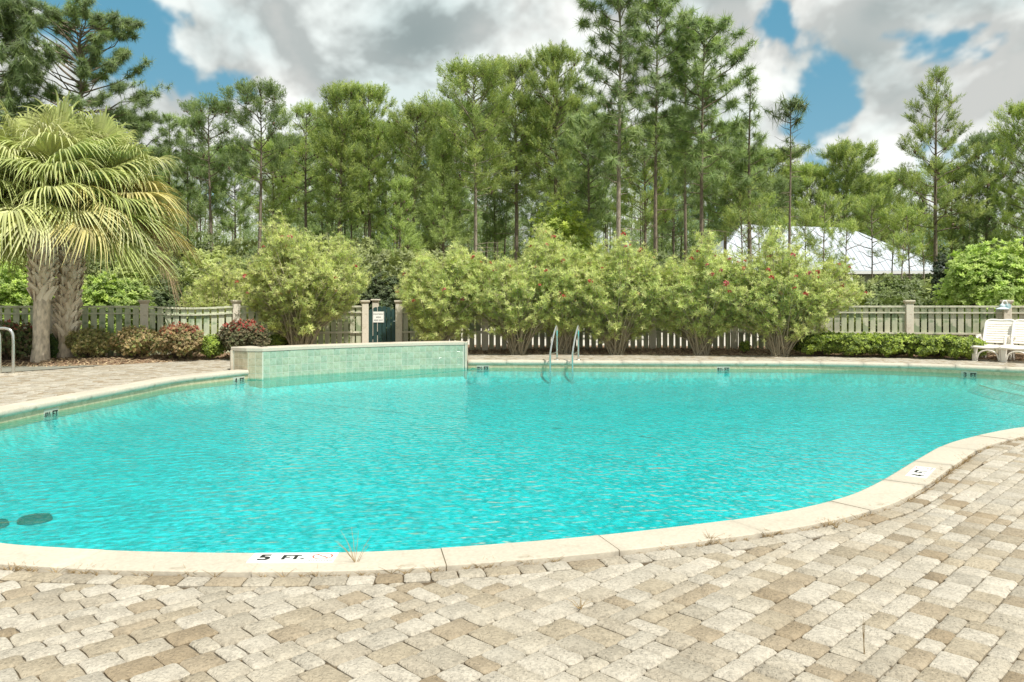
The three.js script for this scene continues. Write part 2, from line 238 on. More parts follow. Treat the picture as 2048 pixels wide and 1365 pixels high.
// pool shell, waterline band, water
{
  const wall = (P, y0, y1) => { const g = new Geo(); let L = 0; P.forEach((p, i) => { if (i) L += Math.hypot(p[0] - P[i - 1][0], p[1] - P[i - 1][1]); g.v(p[0], y0, p[1], L, y0); g.v(p[0], y1, p[1], L, y1); }); for (let i = 0; i + 1 < P.length; i++) g.quad(2 * i, 2 * i + 2, 2 * i + 3, 2 * i + 1); return g.build(); };
  const closed = (P) => [...P, P[0]];
  struct('pool_floor', flat(offsetOpen(outline, -.33, true), [], -.52), M.plasterGlints);
  { const g = new Geo(), A = closed(offsetOpen(outline, .036, true)), rows = [[.036, -.24], [.02, -.32], [-.06, -.43], [-.19, -.5], [-.36, -.522]].map(([o, y]) => closed(offsetOpen(outline, o, true)).map(([x, z]) => g.v(x, y, z, x, -z))); for (let k = 0; k + 1 < rows.length; k++) for (let i = 0; i + 1 < A.length; i++) g.quad(rows[k][i], rows[k][i + 1], rows[k + 1][i + 1], rows[k + 1][i]); struct('pool_wall', g.build(), M.plasterGlints); }
  struct('waterline_tiles', wall(offsetOpen(rimAll, .03), -.24, .0), M.band);
  // water sheet: rings inward from the edge, paler where the water is shallow against the rim
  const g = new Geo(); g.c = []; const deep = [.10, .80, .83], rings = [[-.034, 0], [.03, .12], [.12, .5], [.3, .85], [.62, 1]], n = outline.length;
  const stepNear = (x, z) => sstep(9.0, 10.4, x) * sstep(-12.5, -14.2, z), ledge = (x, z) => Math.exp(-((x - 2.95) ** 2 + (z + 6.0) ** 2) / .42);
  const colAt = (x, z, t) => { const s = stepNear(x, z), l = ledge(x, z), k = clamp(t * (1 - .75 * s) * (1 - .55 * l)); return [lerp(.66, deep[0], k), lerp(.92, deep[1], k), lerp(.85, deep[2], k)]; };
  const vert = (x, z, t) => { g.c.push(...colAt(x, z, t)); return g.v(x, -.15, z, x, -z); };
  const rows = rings.map(([o, t]) => offsetOpen(outline, -o, true).map(([x, z]) => vert(x, z, t)));
  for (let k = 0; k + 1 < rows.length; k++) for (let i = 0; i < n; i++) { const j = (i + 1) % n; g.quad(rows[k][i], rows[k][j], rows[k + 1][j], rows[k + 1][i]); }
  const inner = rows.at(-1).map((v) => new THREE.Vector2(g.p[v * 3], g.p[v * 3 + 2]));
  for (const [a, b, c] of THREE.ShapeUtils.triangulateShape(inner, [])) g.tri(rows.at(-1)[a], rows.at(-1)[b], rows.at(-1)[c]);
  const geo = g.build(), N = geo.attributes.normal; for (let i = 0; i < N.count; i++) N.setXYZ(i, 0, 1, 0);
  for (let i = 0, I = geo.index, P = geo.attributes.position; i < I.count; i += 3) { const [a, b, c] = [I.getX(i), I.getX(i + 1), I.getX(i + 2)]; const cr = (P.getX(b) - P.getX(a)) * (P.getZ(c) - P.getZ(a)) - (P.getZ(b) - P.getZ(a)) * (P.getX(c) - P.getX(a)); if (cr > 0) { I.setX(i + 1, c); I.setX(i + 2, b); } }
  struct('pool_water', geo, new THREE.MeshPhysicalMaterial({ color: 0xffffff, vertexColors: true, transmission: 1, thickness: 0, roughness: .02, ior: 1.33, specularIntensity: .85, normalMap: rippleNormal, normalScale: new THREE.Vector2(.09, .09), bumpMap: rippleFine, bumpScale: .015 }));
  // submerged entry steps off to the right
  for (const [k, X, y] of [[0, 9.8, -.38], [1, 10.35, -.30], [2, 10.95, -.22]]) {
    const edge = []; for (let i = 0; i <= 14; i++) { const t = i / 14; edge.push([X + .55 * Math.pow(2 * t - 1, 2) - (t > .5 ? 0 : .1 * (1 - 2 * t)), lerp(-16.75, -11.6, t)]); }
    const P = [...edge, [13.0, -11.6], [13.6, -14], [12.6, -16.2]];
    const ex = new THREE.ExtrudeGeometry(toShape(P), { depth: .2, bevelEnabled: true, bevelSize: .22, bevelThickness: .13, bevelSegments: 1 }); ex.rotateX(-Math.PI / 2); ex.translate(0, y - .33, 0);
    const o = struct('pool_step', ex, M.plasterGlints); 
    const s = new Geo(); edge.forEach(([x, z], i) => { s.v(x + .002, y + .004, z); s.v(x + .05, y + .004, z); if (i) s.quad(2 * i - 2, 2 * i, 2 * i + 1, 2 * i - 1); });
    part('step_nosing', s.build(), std({ color: rgb(.10, .09, .03), roughness: .5 }), o);
  }
}

// coping stones with a rounded nose
{
  const grp = new THREE.Group(); grp.name = 'pool_coping'; grp.userData.kind = 'structure'; scene.add(grp);
  const prof = []; for (let k = 0; k <= 6; k++) { const a = -Math.PI / 2 + k / 6 * Math.PI; prof.push([.028 - .034 * Math.cos(a) - .0, -.03 + .05 * Math.sin(a) - .0]); }
  prof.push([COPE - .008, .02], [COPE, .012], [COPE, -.08]);
  const cum = [0]; for (let i = 1; i < rimAll.length; i++) cum.push(cum[i - 1] + Math.hypot(rimAll[i][0] - rimAll[i - 1][0], rimAll[i][1] - rimAll[i - 1][1]));
  const nor = offsetOpen(rimAll, 1).map((p, i) => [p[0] - rimAll[i][0], p[1] - rimAll[i][1]]), total = cum.at(-1);
  const at = (s) => { let i = 0; while (i < cum.length - 2 && cum[i + 1] < s) i++; const t = (s - cum[i]) / (cum[i + 1] - cum[i]); return [lerp(rimAll[i][0], rimAll[i + 1][0], t), lerp(rimAll[i][1], rimAll[i + 1][1], t), lerp(nor[i][0], nor[i + 1][0], t), lerp(nor[i][1], nor[i + 1][1], t)]; };
  const r = rng(21), n = Math.round(total / .93), copeMats = [.97, 1, 1.03, .94].map((k) => { const m = M.cope.clone(); m.color.multiplyScalar(k); return m; });
  for (let q = 0; q < n; q++) {
    const g = new Geo(), s0 = q * total / n + .0025, s1 = (q + 1) * total / n - .0025, m = 9, dy = (r() - .5) * .003, ou = r() * 9;
    for (let k = 0; k <= m; k++) { const s = lerp(s0, s1, k / m), [x, z, nx, nz] = at(s); let acc = 0; prof.forEach(([o, y], j) => { if (j) acc += Math.hypot(o - prof[j - 1][0], y - prof[j - 1][1]); g.v(x + nx * o, y + dy, z + nz * o, s + ou, acc); }); }
    const w = prof.length; for (let k = 0; k < m; k++) for (let j = 0; j + 1 < w; j++) SIDE > 0 ? g.quad(k * w + j, (k + 1) * w + j, (k + 1) * w + j + 1, k * w + j + 1) : g.quad(k * w + j, k * w + j + 1, (k + 1) * w + j + 1, (k + 1) * w + j);
    for (const k of [0, m]) for (let j = 1; j + 1 < w; j++) g.tri(k * w, k * w + j, k * w + j + 1);
    const o = part('coping_stone', g.build(), copeMats[Math.floor(r() * 4)], grp); o.name = numbered('coping_stone');
  }
  const bed = new Geo(); for (let i = 0; i < rimAll.length; i++) { const [x, z] = rimAll[i], [a, b] = nor[i]; bed.v(x + a * .035, -.055, z + b * .035); bed.v(x + a * (COPE + .01), -.055, z + b * (COPE + .01)); bed.v(x + a * .035, -.0, z + b * .035); bed.v(x + a * (COPE - .012), -.0, z + b * (COPE - .012)); if (i) { const k = 4 * i; bed.quad(k - 2, k + 2, k + 3, k - 1); } }
  part('mortar_bed', bed.build(), M.sand, grp);
}

// ---------------------------------------------------------------- pavers
{
  const grp = new THREE.Group(); grp.name = 'paved_deck'; grp.userData.kind = 'structure'; scene.add(grp);
  const r = rng(77), tones = [[.60, .565, .495], [.56, .52, .44], [.50, .455, .375], [.475, .42, .325], [.44, .375, .28], [.385, .315, .22], [.54, .51, .445], [.47, .435, .365]];
  const mats = tones.map((t) => std({ color: rgb(t[0] * .79, t[1] * .77, t[2] * .725), map: stoneCol, roughness: .95, bumpMap: stoneBump, bumpScale: .007 }));
  const pick = (n) => { const h = n ?? r(); return h < .28 ? 0 : h < .48 ? 1 : h < .62 ? 2 : h < .74 ? 3 : h < .83 ? 4 : h < .88 ? 5 : h < .95 ? 6 : 7; };
  // a stone from a convex outline (local metres, counter-clockwise seen from above)
  function stone(g, P, rr, Y = 0, tilt = [0, 0], uo = [0, 0], simple = false) {
    const pts = []; for (let i = 0; i < P.length; i++) { const a = P[i], b = P[(i + 1) % P.length], L = Math.hypot(b[0] - a[0], b[1] - a[1]); if (L < .012) continue; const c = Math.min(.012, L * .2); const k = simple ? [c / L, 1 - c / L] : [c / L, .5, 1 - c / L]; for (const t of k) { const j = simple ? 0 : (rr() - .5) * .006; pts.push([lerp(a[0], b[0], t) + j * (b[1] - a[1]) / L, lerp(a[1], b[1], t) - j * (b[0] - a[0]) / L]); } }
    const n = pts.length; if (n < 4) return false;
    const cx = pts.reduce((s, p) => s + p[0], 0) / n, cz = pts.reduce((s, p) => s + p[1], 0) / n, o = g.p.length / 3;
    const y = (x, z) => Y + (x - cx) * tilt[0] + (z - cz) * tilt[1];
    const put = (k, h) => pts.forEach(([x, z]) => { const d = Math.hypot(x - cx, z - cz), f = (d - k) / d, X = cx + (x - cx) * f, Z = cz + (z - cz) * f; g.v(X, y(X, Z) + h, Z, X + uo[0], Z + uo[1]); });
    put(0, -.045); put(0, -.009); put(0, -.009); put(.010, -.001 + (simple ? 0 : (rr() - .5) * .003)); g.v(cx, y(cx, cz) + .002, cz, cx + uo[0], cz + uo[1]);
    for (let i = 0; i < n; i++) { const j = (i + 1) % n; g.quad(o + i, o + n + i, o + n + j, o + j); g.quad(o + 2 * n + i, o + 3 * n + i, o + 3 * n + j, o + 2 * n + j); g.tri(o + 3 * n + i, o + 4 * n, o + 3 * n + j); }
    return true;
  }
  // layout: stones of several sizes on a fine grid turned 45 degrees, fitted without long straight joints
  const A = .137, B = .182, GAP = .0021, c45 = Math.SQRT1_2, stones = [];
  const toW = (u, v) => [c45 * u - c45 * v, -(c45 * u + c45 * v)];           // u runs away to the right, v away to the left
  {
    const U = .0455, N = 850, u0 = -14, v0 = -14, full = new Int32Array(N * N), kinds = [[3, 3], [4, 3], [3, 2], [4, 2], [3, 4], [2, 3], [2, 4], [4, 3], [4, 2], [3, 3], [3, 2]];
    const need = (a, b) => { const [x, z] = toW(u0 + a * U, v0 + b * U), d = -z; return d > 1.5 && d < 24 && Math.abs(x) < .75 * d + 2; };
    for (let b = 0; b < N; b++) for (let a = 0; a < N; a++) {
      if (full[b * N + a]) continue; if (!need(a, b)) { full[b * N + a] = -1; continue; }
      let run = 0; while (run < 8 && a + run < N && !full[b * N + a + run]) run++;
      const ok = kinds.filter(([w]) => w <= run && run - w !== 1); let left = 0; if (a) while (left < 5 && full[(b + left) * N + a - 1]) left++;
      let w = Math.min(run, 4), h = 2 + Math.floor(r() * 2), best = 9; for (const [kw, kh] of ok) { const e = a + kw, split = b > 0 && e < N && full[(b - 1) * N + e] !== full[(b - 1) * N + e - 1] ? 1 : 0, sc = split * 1.6 - (kh === left ? 1.1 : 0) + r() * 1.5; if (sc < best) { best = sc; w = kw; h = kh; } }
      h = Math.min(h, N - b); for (let j = 0; j < h; j++) for (let i = 0; i < w; i++) full[(b + j) * N + a + i] = stones.length + 1;
      stones.push([u0 + a * U, v0 + b * U, w * U, h * U]);
    }
  }
  const rimOut = offsetOpen(rimAll, COPE + .006), border = offsetOpen(rimAll, COPE + .006 + BORDER);
  const deckPoly = [[20, 2], ...bedEdge.slice().reverse(), [-19, 2]], poolPoly = offsetOpen(outline, COPE, true);
  const seg = border.map((p, i) => i + 1 < border.length ? [p, border[i + 1]] : null).filter(Boolean);
  const clip = (P, a, b, keepRight) => { const out = [], s = (p) => ((b[0] - a[0]) * (p[1] - a[1]) - (b[1] - a[1]) * (p[0] - a[0])) * keepRight; for (let i = 0; i < P.length; i++) { const p = P[i], q = P[(i + 1) % P.length], sp = s(p), sq = s(q); if (sp >= 0) out.push(p); if ((sp >= 0) !== (sq >= 0)) { const t = sp / (sp - sq); out.push([lerp(p[0], q[0], t), lerp(p[1], q[1], t)]); } } return out; };
  const weirBack = [[-6.15, -16.0], [-5.3, -15.6], ...weir.slice().reverse(), [-1.0, -18.7], [-2.6, -18.35], [-4, -17.7], [-5.5, -16.9]];
  const visible = (x, z) => { const d = -z; return d > 1.7 && Math.abs(x) < .74 * d + 1.8; };
  const all = [];
  for (const [su, sv, w, l] of stones) {
    const c = toW(su + w / 2, sv + l / 2); if (!visible(c[0], c[1]) || !inside(deckPoly, c[0], c[1])) continue;
    let P = [[su + GAP, sv + GAP], [su + w - GAP, sv + GAP], [su + w - GAP, sv + l - GAP], [su + GAP, sv + l - GAP]].map(([a, b]) => toW(a, b));
    let best = 9, bs = null; for (let i = 0; i < seg.length; i += 1) { const [a] = seg[i], d = Math.abs(a[0] - c[0]) + Math.abs(a[1] - c[1]); if (d < best) { best = d; bs = i; } }
    let cut = false;
    if (bs !== null && best < .5) for (const i of [bs - 1, bs, bs + 1]) { if (!seg[i]) continue; const [a, b] = seg[i]; const before = P.length, P2 = clip(P, a, b, -SIDE); if (P2.length !== before || P2.some((p, k) => p !== P[k])) cut = true; P = P2; if (P.length < 3) break; }
    if (P.length < 3) continue;
    const cc = [P.reduce((s, p) => s + p[0], 0) / P.length, P.reduce((s, p) => s + p[1], 0) / P.length];
    if (inside(poolPoly, cc[0], cc[1]) || inside(weirBack, cc[0], cc[1]) || area2(P) * area2([[0, 0], [1, 0], [0, 1]]) === 0 || Math.abs(area2(P)) < .004) continue;
    all.push({ P, cut, c: cc, d: Math.hypot(cc[0], cc[1]), w, l });
  }
  // border course that follows the coping
  { const cum = [0]; for (let i = 1; i < rimOut.length; i++) cum.push(cum[i - 1] + Math.hypot(rimOut[i][0] - rimOut[i - 1][0], rimOut[i][1] - rimOut[i - 1][1]));
    const at = (P, s) => { let i = 0; while (i < cum.length - 2 && cum[i + 1] < s) i++; const t = clamp((s - cum[i]) / (cum[i + 1] - cum[i])); return [lerp(P[i][0], P[i + 1][0], t), lerp(P[i][1], P[i + 1][1], t)]; };
    const in2 = offsetOpen(rimAll, COPE + .018), out2 = offsetOpen(rimAll, COPE + BORDER - .002); let s = 0;
    while (s < cum.at(-1) - .3) { const l = r() < .5 ? A : B, P = [at(in2, s + .003), at(in2, s + l - .003), at(out2, s + l - .003), at(out2, s + .003)], c = [(P[0][0] + P[2][0]) / 2, (P[0][1] + P[2][1]) / 2]; if (visible(c[0], c[1])) all.push({ P, cut: true, c, d: Math.hypot(...c), w: BORDER, l }); s += l; } }
  for (const e of all) if (area2(e.P) > 0) e.P.reverse();
  all.sort((a, b) => a.d - b.d);
  const seen = (e) => { const d = -e.c[1], px = CX + e.c[0] / d * F, py = HY + F * EYE / d; return px > -30 && px < 2080 && py < 1400; };
  const front = all.filter(seen).slice(0, 300), isFront = new Set(front);
  const cache = {};
  const turn = Math.PI / 4;
  for (const e of front) {
    let o; const tone = pick();
    if (e.cut) { const g = new Geo(); const P = e.P.map(([x, z]) => [x - e.c[0], z - e.c[1]]); if (!stone(g, P, r, 0, [0, 0], [r() * 5, r() * 5])) continue; o = part('paver', g.build(), mats[tone], grp); }
    else { const k = Math.floor(r() * 8), key = e.w + '_' + e.l + '_' + k; if (!cache[key]) { const g = new Geo(), rr = rng(k * 31 + 7), a = e.w / 2 - GAP, b = e.l / 2 - GAP; stone(g, [[-a, -b], [-a, b], [a, b], [a, -b]].map(([u, v]) => { const q = toW(u, v); return q; }), rr, 0, [0, 0], [k * .37, k * .61]); cache[key] = g.build(); }
      o = part('paver', cache[key], mats[tone], grp); }
    o.name = numbered('paver'); o.position.set(e.c[0], (r() - .5) * .005, e.c[1]); o.rotation.set((r() - .5) * .014, 0, (r() - .5) * .014);
  }
  const rest = new Geo(); rest.c = [];
  for (const e of all) { if (isFront.has(e)) continue; const t = tones[pick()], k = .9 + .2 * r(), n0 = rest.p.length / 3; stone(rest, e.P, r, (r() - .5) * .004, [(r() - .5) * .012, (r() - .5) * .012], [Math.floor(r() * 40) * .13, Math.floor(r() * 40) * .17], e.d > 9); for (let i = n0; i < rest.p.length / 3; i++) rest.c.push(t[0] * k * .79, t[1] * k * .77, t[2] * k * .725); }
  part('pavers', rest.build(), std({ vertexColors: true, map: stoneCol, roughness: .95, bumpMap: stoneBump, bumpScale: .006 }), grp, { kind: 'stuff' });
  console.log('pavers', all.length, front.length, 'tris', rest.i.length / 3);
}

// ---------------------------------------------------------------- raised weir wall at the far side of the pool
{
  const t = thing('weir_wall', 'low curved tiled water wall with a cream cap rising from the far pool edge', 'wall');
  const front = [...weir]; front.push([-5.5, -15.72], [-5.93, -16.02]);      // right end ... left corner, then the left facet
  const off = (o) => { const q = offsetOpen(front, o); return q; };
  const T = .44, top = .48;
  const ring = (o0, o1, y0, y1, name, m) => { const a = off(o0), b = off(o1), g = new Geo(); let L = 0; const rowsV = a.map((p, i) => { if (i) L += Math.hypot(p[0] - a[i - 1][0], p[1] - a[i - 1][1]); const q = b[i]; return [[p, y0], [p, y1 - .012], [[lerp(p[0], q[0], .03), lerp(p[1], q[1], .03)], y1], [q, y1], [q, y0]].map(([s, y]) => g.v(s[0], y, s[1], L, y + (s === q ? T : 0))); }); for (let i = 0; i + 1 < rowsV.length; i++) for (let k = 0; k < 4; k++) g.quad(rowsV[i][k], rowsV[i + 1][k], rowsV[i + 1][k + 1], rowsV[i][k + 1]); for (const e of [rowsV[0], rowsV.at(-1)]) { g.quad(e[0], e[1], e[3], e[4]); } return part(name, g.build(false), m, t); };
  ring(-.004, T, -.5, top - .075, 'wall_core', M.grout);
  ring(-.018, T + .02, top - .075, top, 'cap', M.cope);
  // tiles, each its own
  const r = rng(8), S = .1525, cum = [0], f = off(.0); for (let i = 1; i < f.length; i++) cum.push(cum[i - 1] + Math.hypot(f[i][0] - f[i - 1][0], f[i][1] - f[i - 1][1]));
  const at = (s) => { let i = 0; while (i < cum.length - 2 && cum[i + 1] < s) i++; const k = (s - cum[i]) / (cum[i + 1] - cum[i]); return [lerp(f[i][0], f[i + 1][0], k), lerp(f[i][1], f[i + 1][1], k), Math.atan2(f[i + 1][1] - f[i][1], f[i + 1][0] - f[i][0])]; };
  const geos = [0, 1, 2, 3].map((k) => rbox(S - .008, S - .008, .016, .002, k * .17, k * .29));
  const cornerS = cum[weir.length - 1];
  const tiles = [];
  const runL = cornerS - .06, nT = Math.round(runL / S), S1 = runL / nT; for (let k = 0; k < nT; k++) tiles.push(.05 + (k + .5) * S1);
  for (let s = cornerS + .004 + S / 2; s < cum.at(-1) - S * .9; s += S) tiles.push(s);
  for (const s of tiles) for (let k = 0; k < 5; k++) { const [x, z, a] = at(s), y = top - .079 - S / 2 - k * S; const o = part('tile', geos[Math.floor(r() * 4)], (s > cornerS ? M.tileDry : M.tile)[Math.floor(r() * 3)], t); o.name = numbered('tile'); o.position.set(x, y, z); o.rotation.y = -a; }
  // plain cream edge strip at the left end
  const [lx, lz] = front.at(-1); const e = part('edge_trim', rbox(.1, top - .075 + .3, .05, .006), M.cope, t); e.position.set(lx + .03, (top - .075 - .3) / 2, lz + .02); e.rotation.y = .6;
  const [rx, rz] = front[0]; const e2 = part('edge_trim', rbox(.05, top + .4, .5, .006), M.cope, t); e2.position.set(rx + .02, (top - .42) / 2 - .002, rz - .2);
}

// ---------------------------------------------------------------- lettering
function print(w, h, draw) { const c = document.createElement('canvas'); c.width = w; c.height = h; const x = c.getContext('2d'); x.fillStyle = '#f2f1ea'; x.fillRect(0, 0, w, h); draw(x, w, h); const t = new THREE.CanvasTexture(c); t.colorSpace = THREE.SRGBColorSpace; return t; }
const text = (s, px = 150, font = 'bold') => (x, w, h) => { x.fillStyle = '#0c0c0c'; x.font = `${font} ${px}px sans-serif`; x.textAlign = 'center'; x.textBaseline = 'middle'; x.fillText(s, w / 2, h / 2); x.strokeStyle = '#0c0c0c'; x.lineWidth = px * .06; x.strokeText(s, w / 2, h / 2); };
const noDive = (x, w, h) => { x.strokeStyle = '#d8442e'; x.lineWidth = 15; x.beginPath(); x.ellipse(w / 2, h * .4, w * .34, h * .3, 0, 0, 7); x.stroke(); x.beginPath(); x.moveTo(w * .27, h * .2); x.lineTo(w * .73, h * .6); x.stroke(); x.strokeStyle = '#6a6a6a'; x.lineWidth = 8; x.beginPath(); x.moveTo(w * .36, h * .55); x.lineTo(w * .52, h * .4); x.lineTo(w * .66, h * .3); x.stroke(); x.beginPath(); x.arc(w * .6, h * .46, 8, 0, 7); x.stroke(); x.fillStyle = '#111'; x.font = 'bold 42px sans-serif'; x.textAlign = 'center'; x.textBaseline = 'middle'; x.fillText('NO DIVING', w / 2, h * .86); };
const P5 = print(256, 256, text('5', 210)), PFT = print(256, 256, text('FT.', 165)), P4 = print(256, 256, text('4', 210)), PFTn = print(256, 256, text('FT', 190)), PND = print(256, 256, noDive), PH = (s) => print(256, 256, text(s, 165)), P8h = PH('8½'), P4h = PH('4½'), P3 = print(256, 256, text('3', 210));
const faceMats = new Map(), wallMats = new Map(); const wallMat = (t) => { if (!wallMats.has(t)) { const f = std({ map: t, color: rgb(.5, .48, .42), roughness: .6 }), w = std({ color: rgb(.5, .5, .46), roughness: .6 }); wallMats.set(t, [w, w, w, w, f, w]); } return wallMats.get(t); };
function markTile(tx, parent, x, y, z, s = .148) {
  if (!faceMats.has(tx)) faceMats.set(tx, std({ map: tx, roughness: .35 }));
  const g = new THREE.BoxGeometry(s, s, .01); const o = part('letter_tile', g, [M.white, M.white, M.white, M.white, faceMats.get(tx), M.white], parent); o.position.set(x, y, z); return o;
}
{ // on the near coping: 5 FT. and the no-diving tile; and 4 FT on the right curve
  const a = gp(513, 1117, .02), b = gp(660, 1116, .02), lay = (name, label, p, q, list) => { const g = thing(name, label, 'depth marker', [(p[0] + q[0]) / 2, .0185, (p[1] + q[1]) / 2], Math.atan2(-(q[1] - p[1]), q[0] - p[0])); list.forEach((tx, i) => { const o = markTile(tx, g, (i - (list.length - 1) / 2) * .152, 0, 0); o.rotation.x = -Math.PI / 2; }); return g; };
  lay('depth_marker', 'white depth marker tiles reading 5 FT. with a red no-diving symbol on near coping', a, b, [P5, PFT, PND]);
  lay('depth_marker', 'white depth marker tiles reading 4 FT set crosswise on the right coping curve', gp(1834, 953, .02), gp(1850, 937.5, .02), [P4, PFTn, PND]);
  const up = (label, px, py, list) => { const [x, z] = gp(px, py, -.13); let bi = 0, bd = 1e9; rimAll.forEach((p, i) => { const d = (p[0] - x) ** 2 + (p[1] - z) ** 2; if (d < bd) { bd = d; bi = i; } }); const p = rimAll[bi], q = rimAll[Math.max(1, bi) - 1], q2 = rimAll[Math.min(rimAll.length - 1, bi + 1)]; const tx = q2[0] - q[0], tz = q2[1] - q[1], l = Math.hypot(tx, tz), nx = SIDE * tz / l, nz = -SIDE * tx / l; const ang = Math.atan2(-nx, -nz); const g = thing('depth_marker', label, 'depth marker', [p[0] + nx * .028, -.172, p[1] + nz * .028], ang); list.forEach((t, i) => { const o = markTile(t, g, (i - (list.length - 1) / 2) * .152, 0, 0); o.material = wallMat(t); }); };
  up('white waterline tiles reading 4½ FT on the left pool wall', 125, 824, [P4h, PFTn]);
  up('white waterline tiles reading 4 FT beside the left end of water wall', 467, 757, [P4, PFTn]);
  up('white waterline tiles reading 8½ FT just right of the curved water wall', 965, 732, [P8h, PFTn]);
  up('white waterline tiles reading 8½ FT on far wall right of the pool ladder', 1447, 735, [P8h, PFTn]);
  up('white waterline tiles reading 3 FT in front of the white loungers', 1937, 743, [P3, PFTn]);
}
{ // drain covers on the floor
  for (const [x, z, l] of [[-4.17, -6.62, 'dark round drain cover on pool floor at left, right one of the pair'], [-4.44, -6.45, 'dark round drain cover on pool floor at frame edge, left one of the pair']]) {
    const t = thing('floor_drain', l, 'drain', [x, -.52, z], 0, 'drain covers on the pool floor');
    part('rim', new THREE.CylinderGeometry(.125, .135, .03, 28), M.drain, t).position.y = .02; for (let k = -3; k <= 3; k++) { const b = part('grate_bar', boxUV(2 * Math.sqrt(.0135 - (k * .032) ** 2), .012, .014), M.drain, t); b.position.set(0, .034, k * .032); }
  }
}

// ---------------------------------------------------------------- fence
const FH = 1.335;
function fence(name, label, posts, opt = {}) {
  const t = thing(name, label, 'fence'), r = rng(opt.seed ?? 3), PW = .19;
  const postG = rbox(PW, 1.47, PW, .012), capA = rbox(PW + .07, .05, PW + .07, .015), capB = new THREE.CylinderGeometry((PW + .06) * .7071, PW * .7071, .06, 4); capB.rotateY(Math.PI / 4);
  posts.forEach(([x, z, skip], i) => { if (skip) return; const q = posts[Math.min(i + 1, posts.length - 1)], p = posts[Math.max(0, i - 1)], a = Math.atan2(-(q[1] - p[1]), q[0] - p[0]); const o = part('post', postG, M.post, t); o.position.set(x, .725, z); o.rotation.y = a; const c = part('post_cap', mergeGeometries([capB.clone().translate(0, .70, 0).toNonIndexed(), capA.clone().translate(0, .752, 0)].map((g) => { g.deleteAttribute('uv'); return g; })), M.post, o); c.position.y = -.005; });
  const pitch = .19, bw = .138;
  const bg = [0, 1, 2, 3].map((k) => rbox(bw, 1.29, .02, .003, k * .31, k * .47));
  for (let i = 0; i + 1 < posts.length; i++) {
    const [x0, z0] = posts[i], [x1, z1] = posts[i + 1], L = Math.hypot(x1 - x0, z1 - z0), dx = (x1 - x0) / L, dz = (z1 - z0) / L, a = Math.atan2(-dz, dx), nx = -dz, nz = dx, s = nz > 0 ? 1 : -1;
    if (opt.open?.includes(i)) continue;
    const inner = L - PW, n = Math.max(1, Math.round((inner + .05) / pitch)), step = inner / n, old = opt.old?.includes(i), sag = opt.sag?.[i] ?? 0;
    const mats = old ? M.fenceOld : M.fence;
    for (let k = 0; k < n; k++) { const d = PW / 2 + (k + .5) * step, u = d / L * 2 - 1, o = part('board', bg[Math.floor(r() * 4)], mats[Math.floor(r() * mats.length)], t); o.name = numbered('board'); o.position.set(x0 + dx * d, .67 - .025 - sag * (1 - u * u), z0 + dz * d); o.rotation.set((r() - .5) * .008, a + (r() - .5) * .03, (r() - .5) * .008); }
    const railAt = (h, y, dep, off, nm) => { const g = new Geo(), m = sag ? 10 : 1; for (let k = 0; k < m; k++) { const u0 = k / m, u1 = (k + 1) / m, um = (u0 + u1) - 1, w = inner / m; g.add(boxUV(w + (m > 1 ? .001 : 0), h, dep, k * w, y), new THREE.Matrix4().makeTranslation(-inner / 2 + (k + .5) * w, -sag * (1 - um * um), 0)); } const o = part(nm, g.build(false), old ? M.fenceOld[2] : M.fenceTrim, t); o.position.set((x0 + x1) / 2 + nx * s * off, y, (z0 + z1) / 2 + nz * s * off); o.rotation.y = a; };
    railAt(.05, FH - .012, .085, .02, 'rail'); railAt(.04, 1.155, .05, .036, 'rail'); railAt(.05, .59, .05, .036, 'rail');
  }
  return t;
}
const fp = (px, d) => [wx(px, d), -d];
const leftPosts = [fp(-300, 17.5), fp(-90, 18.2), fp(100, 18.6), fp(288, 19.2), fp(472, 20.2), fp(602, 21.1), fp(729.5, 21.7)];
const rightPosts = [fp(798, 21.8), fp(970, 21.9), fp(1135, 22.1), fp(1305, 22.1), fp(1469, 21.9), fp(1646, 21.3), fp(1819, 20.9), fp(2014, 20.2), fp(2235, 19.6)];
fence('picket_fence', 'weathered green-grey board fence with rails behind the palms and red shrubs', leftPosts, { seed: 5, old: [0, 1, 2, 3, 4], sag: { 3: .045 } });
fence('picket_fence', 'cream board fence with capped posts behind the oleanders and loungers', rightPosts, { seed: 9 });

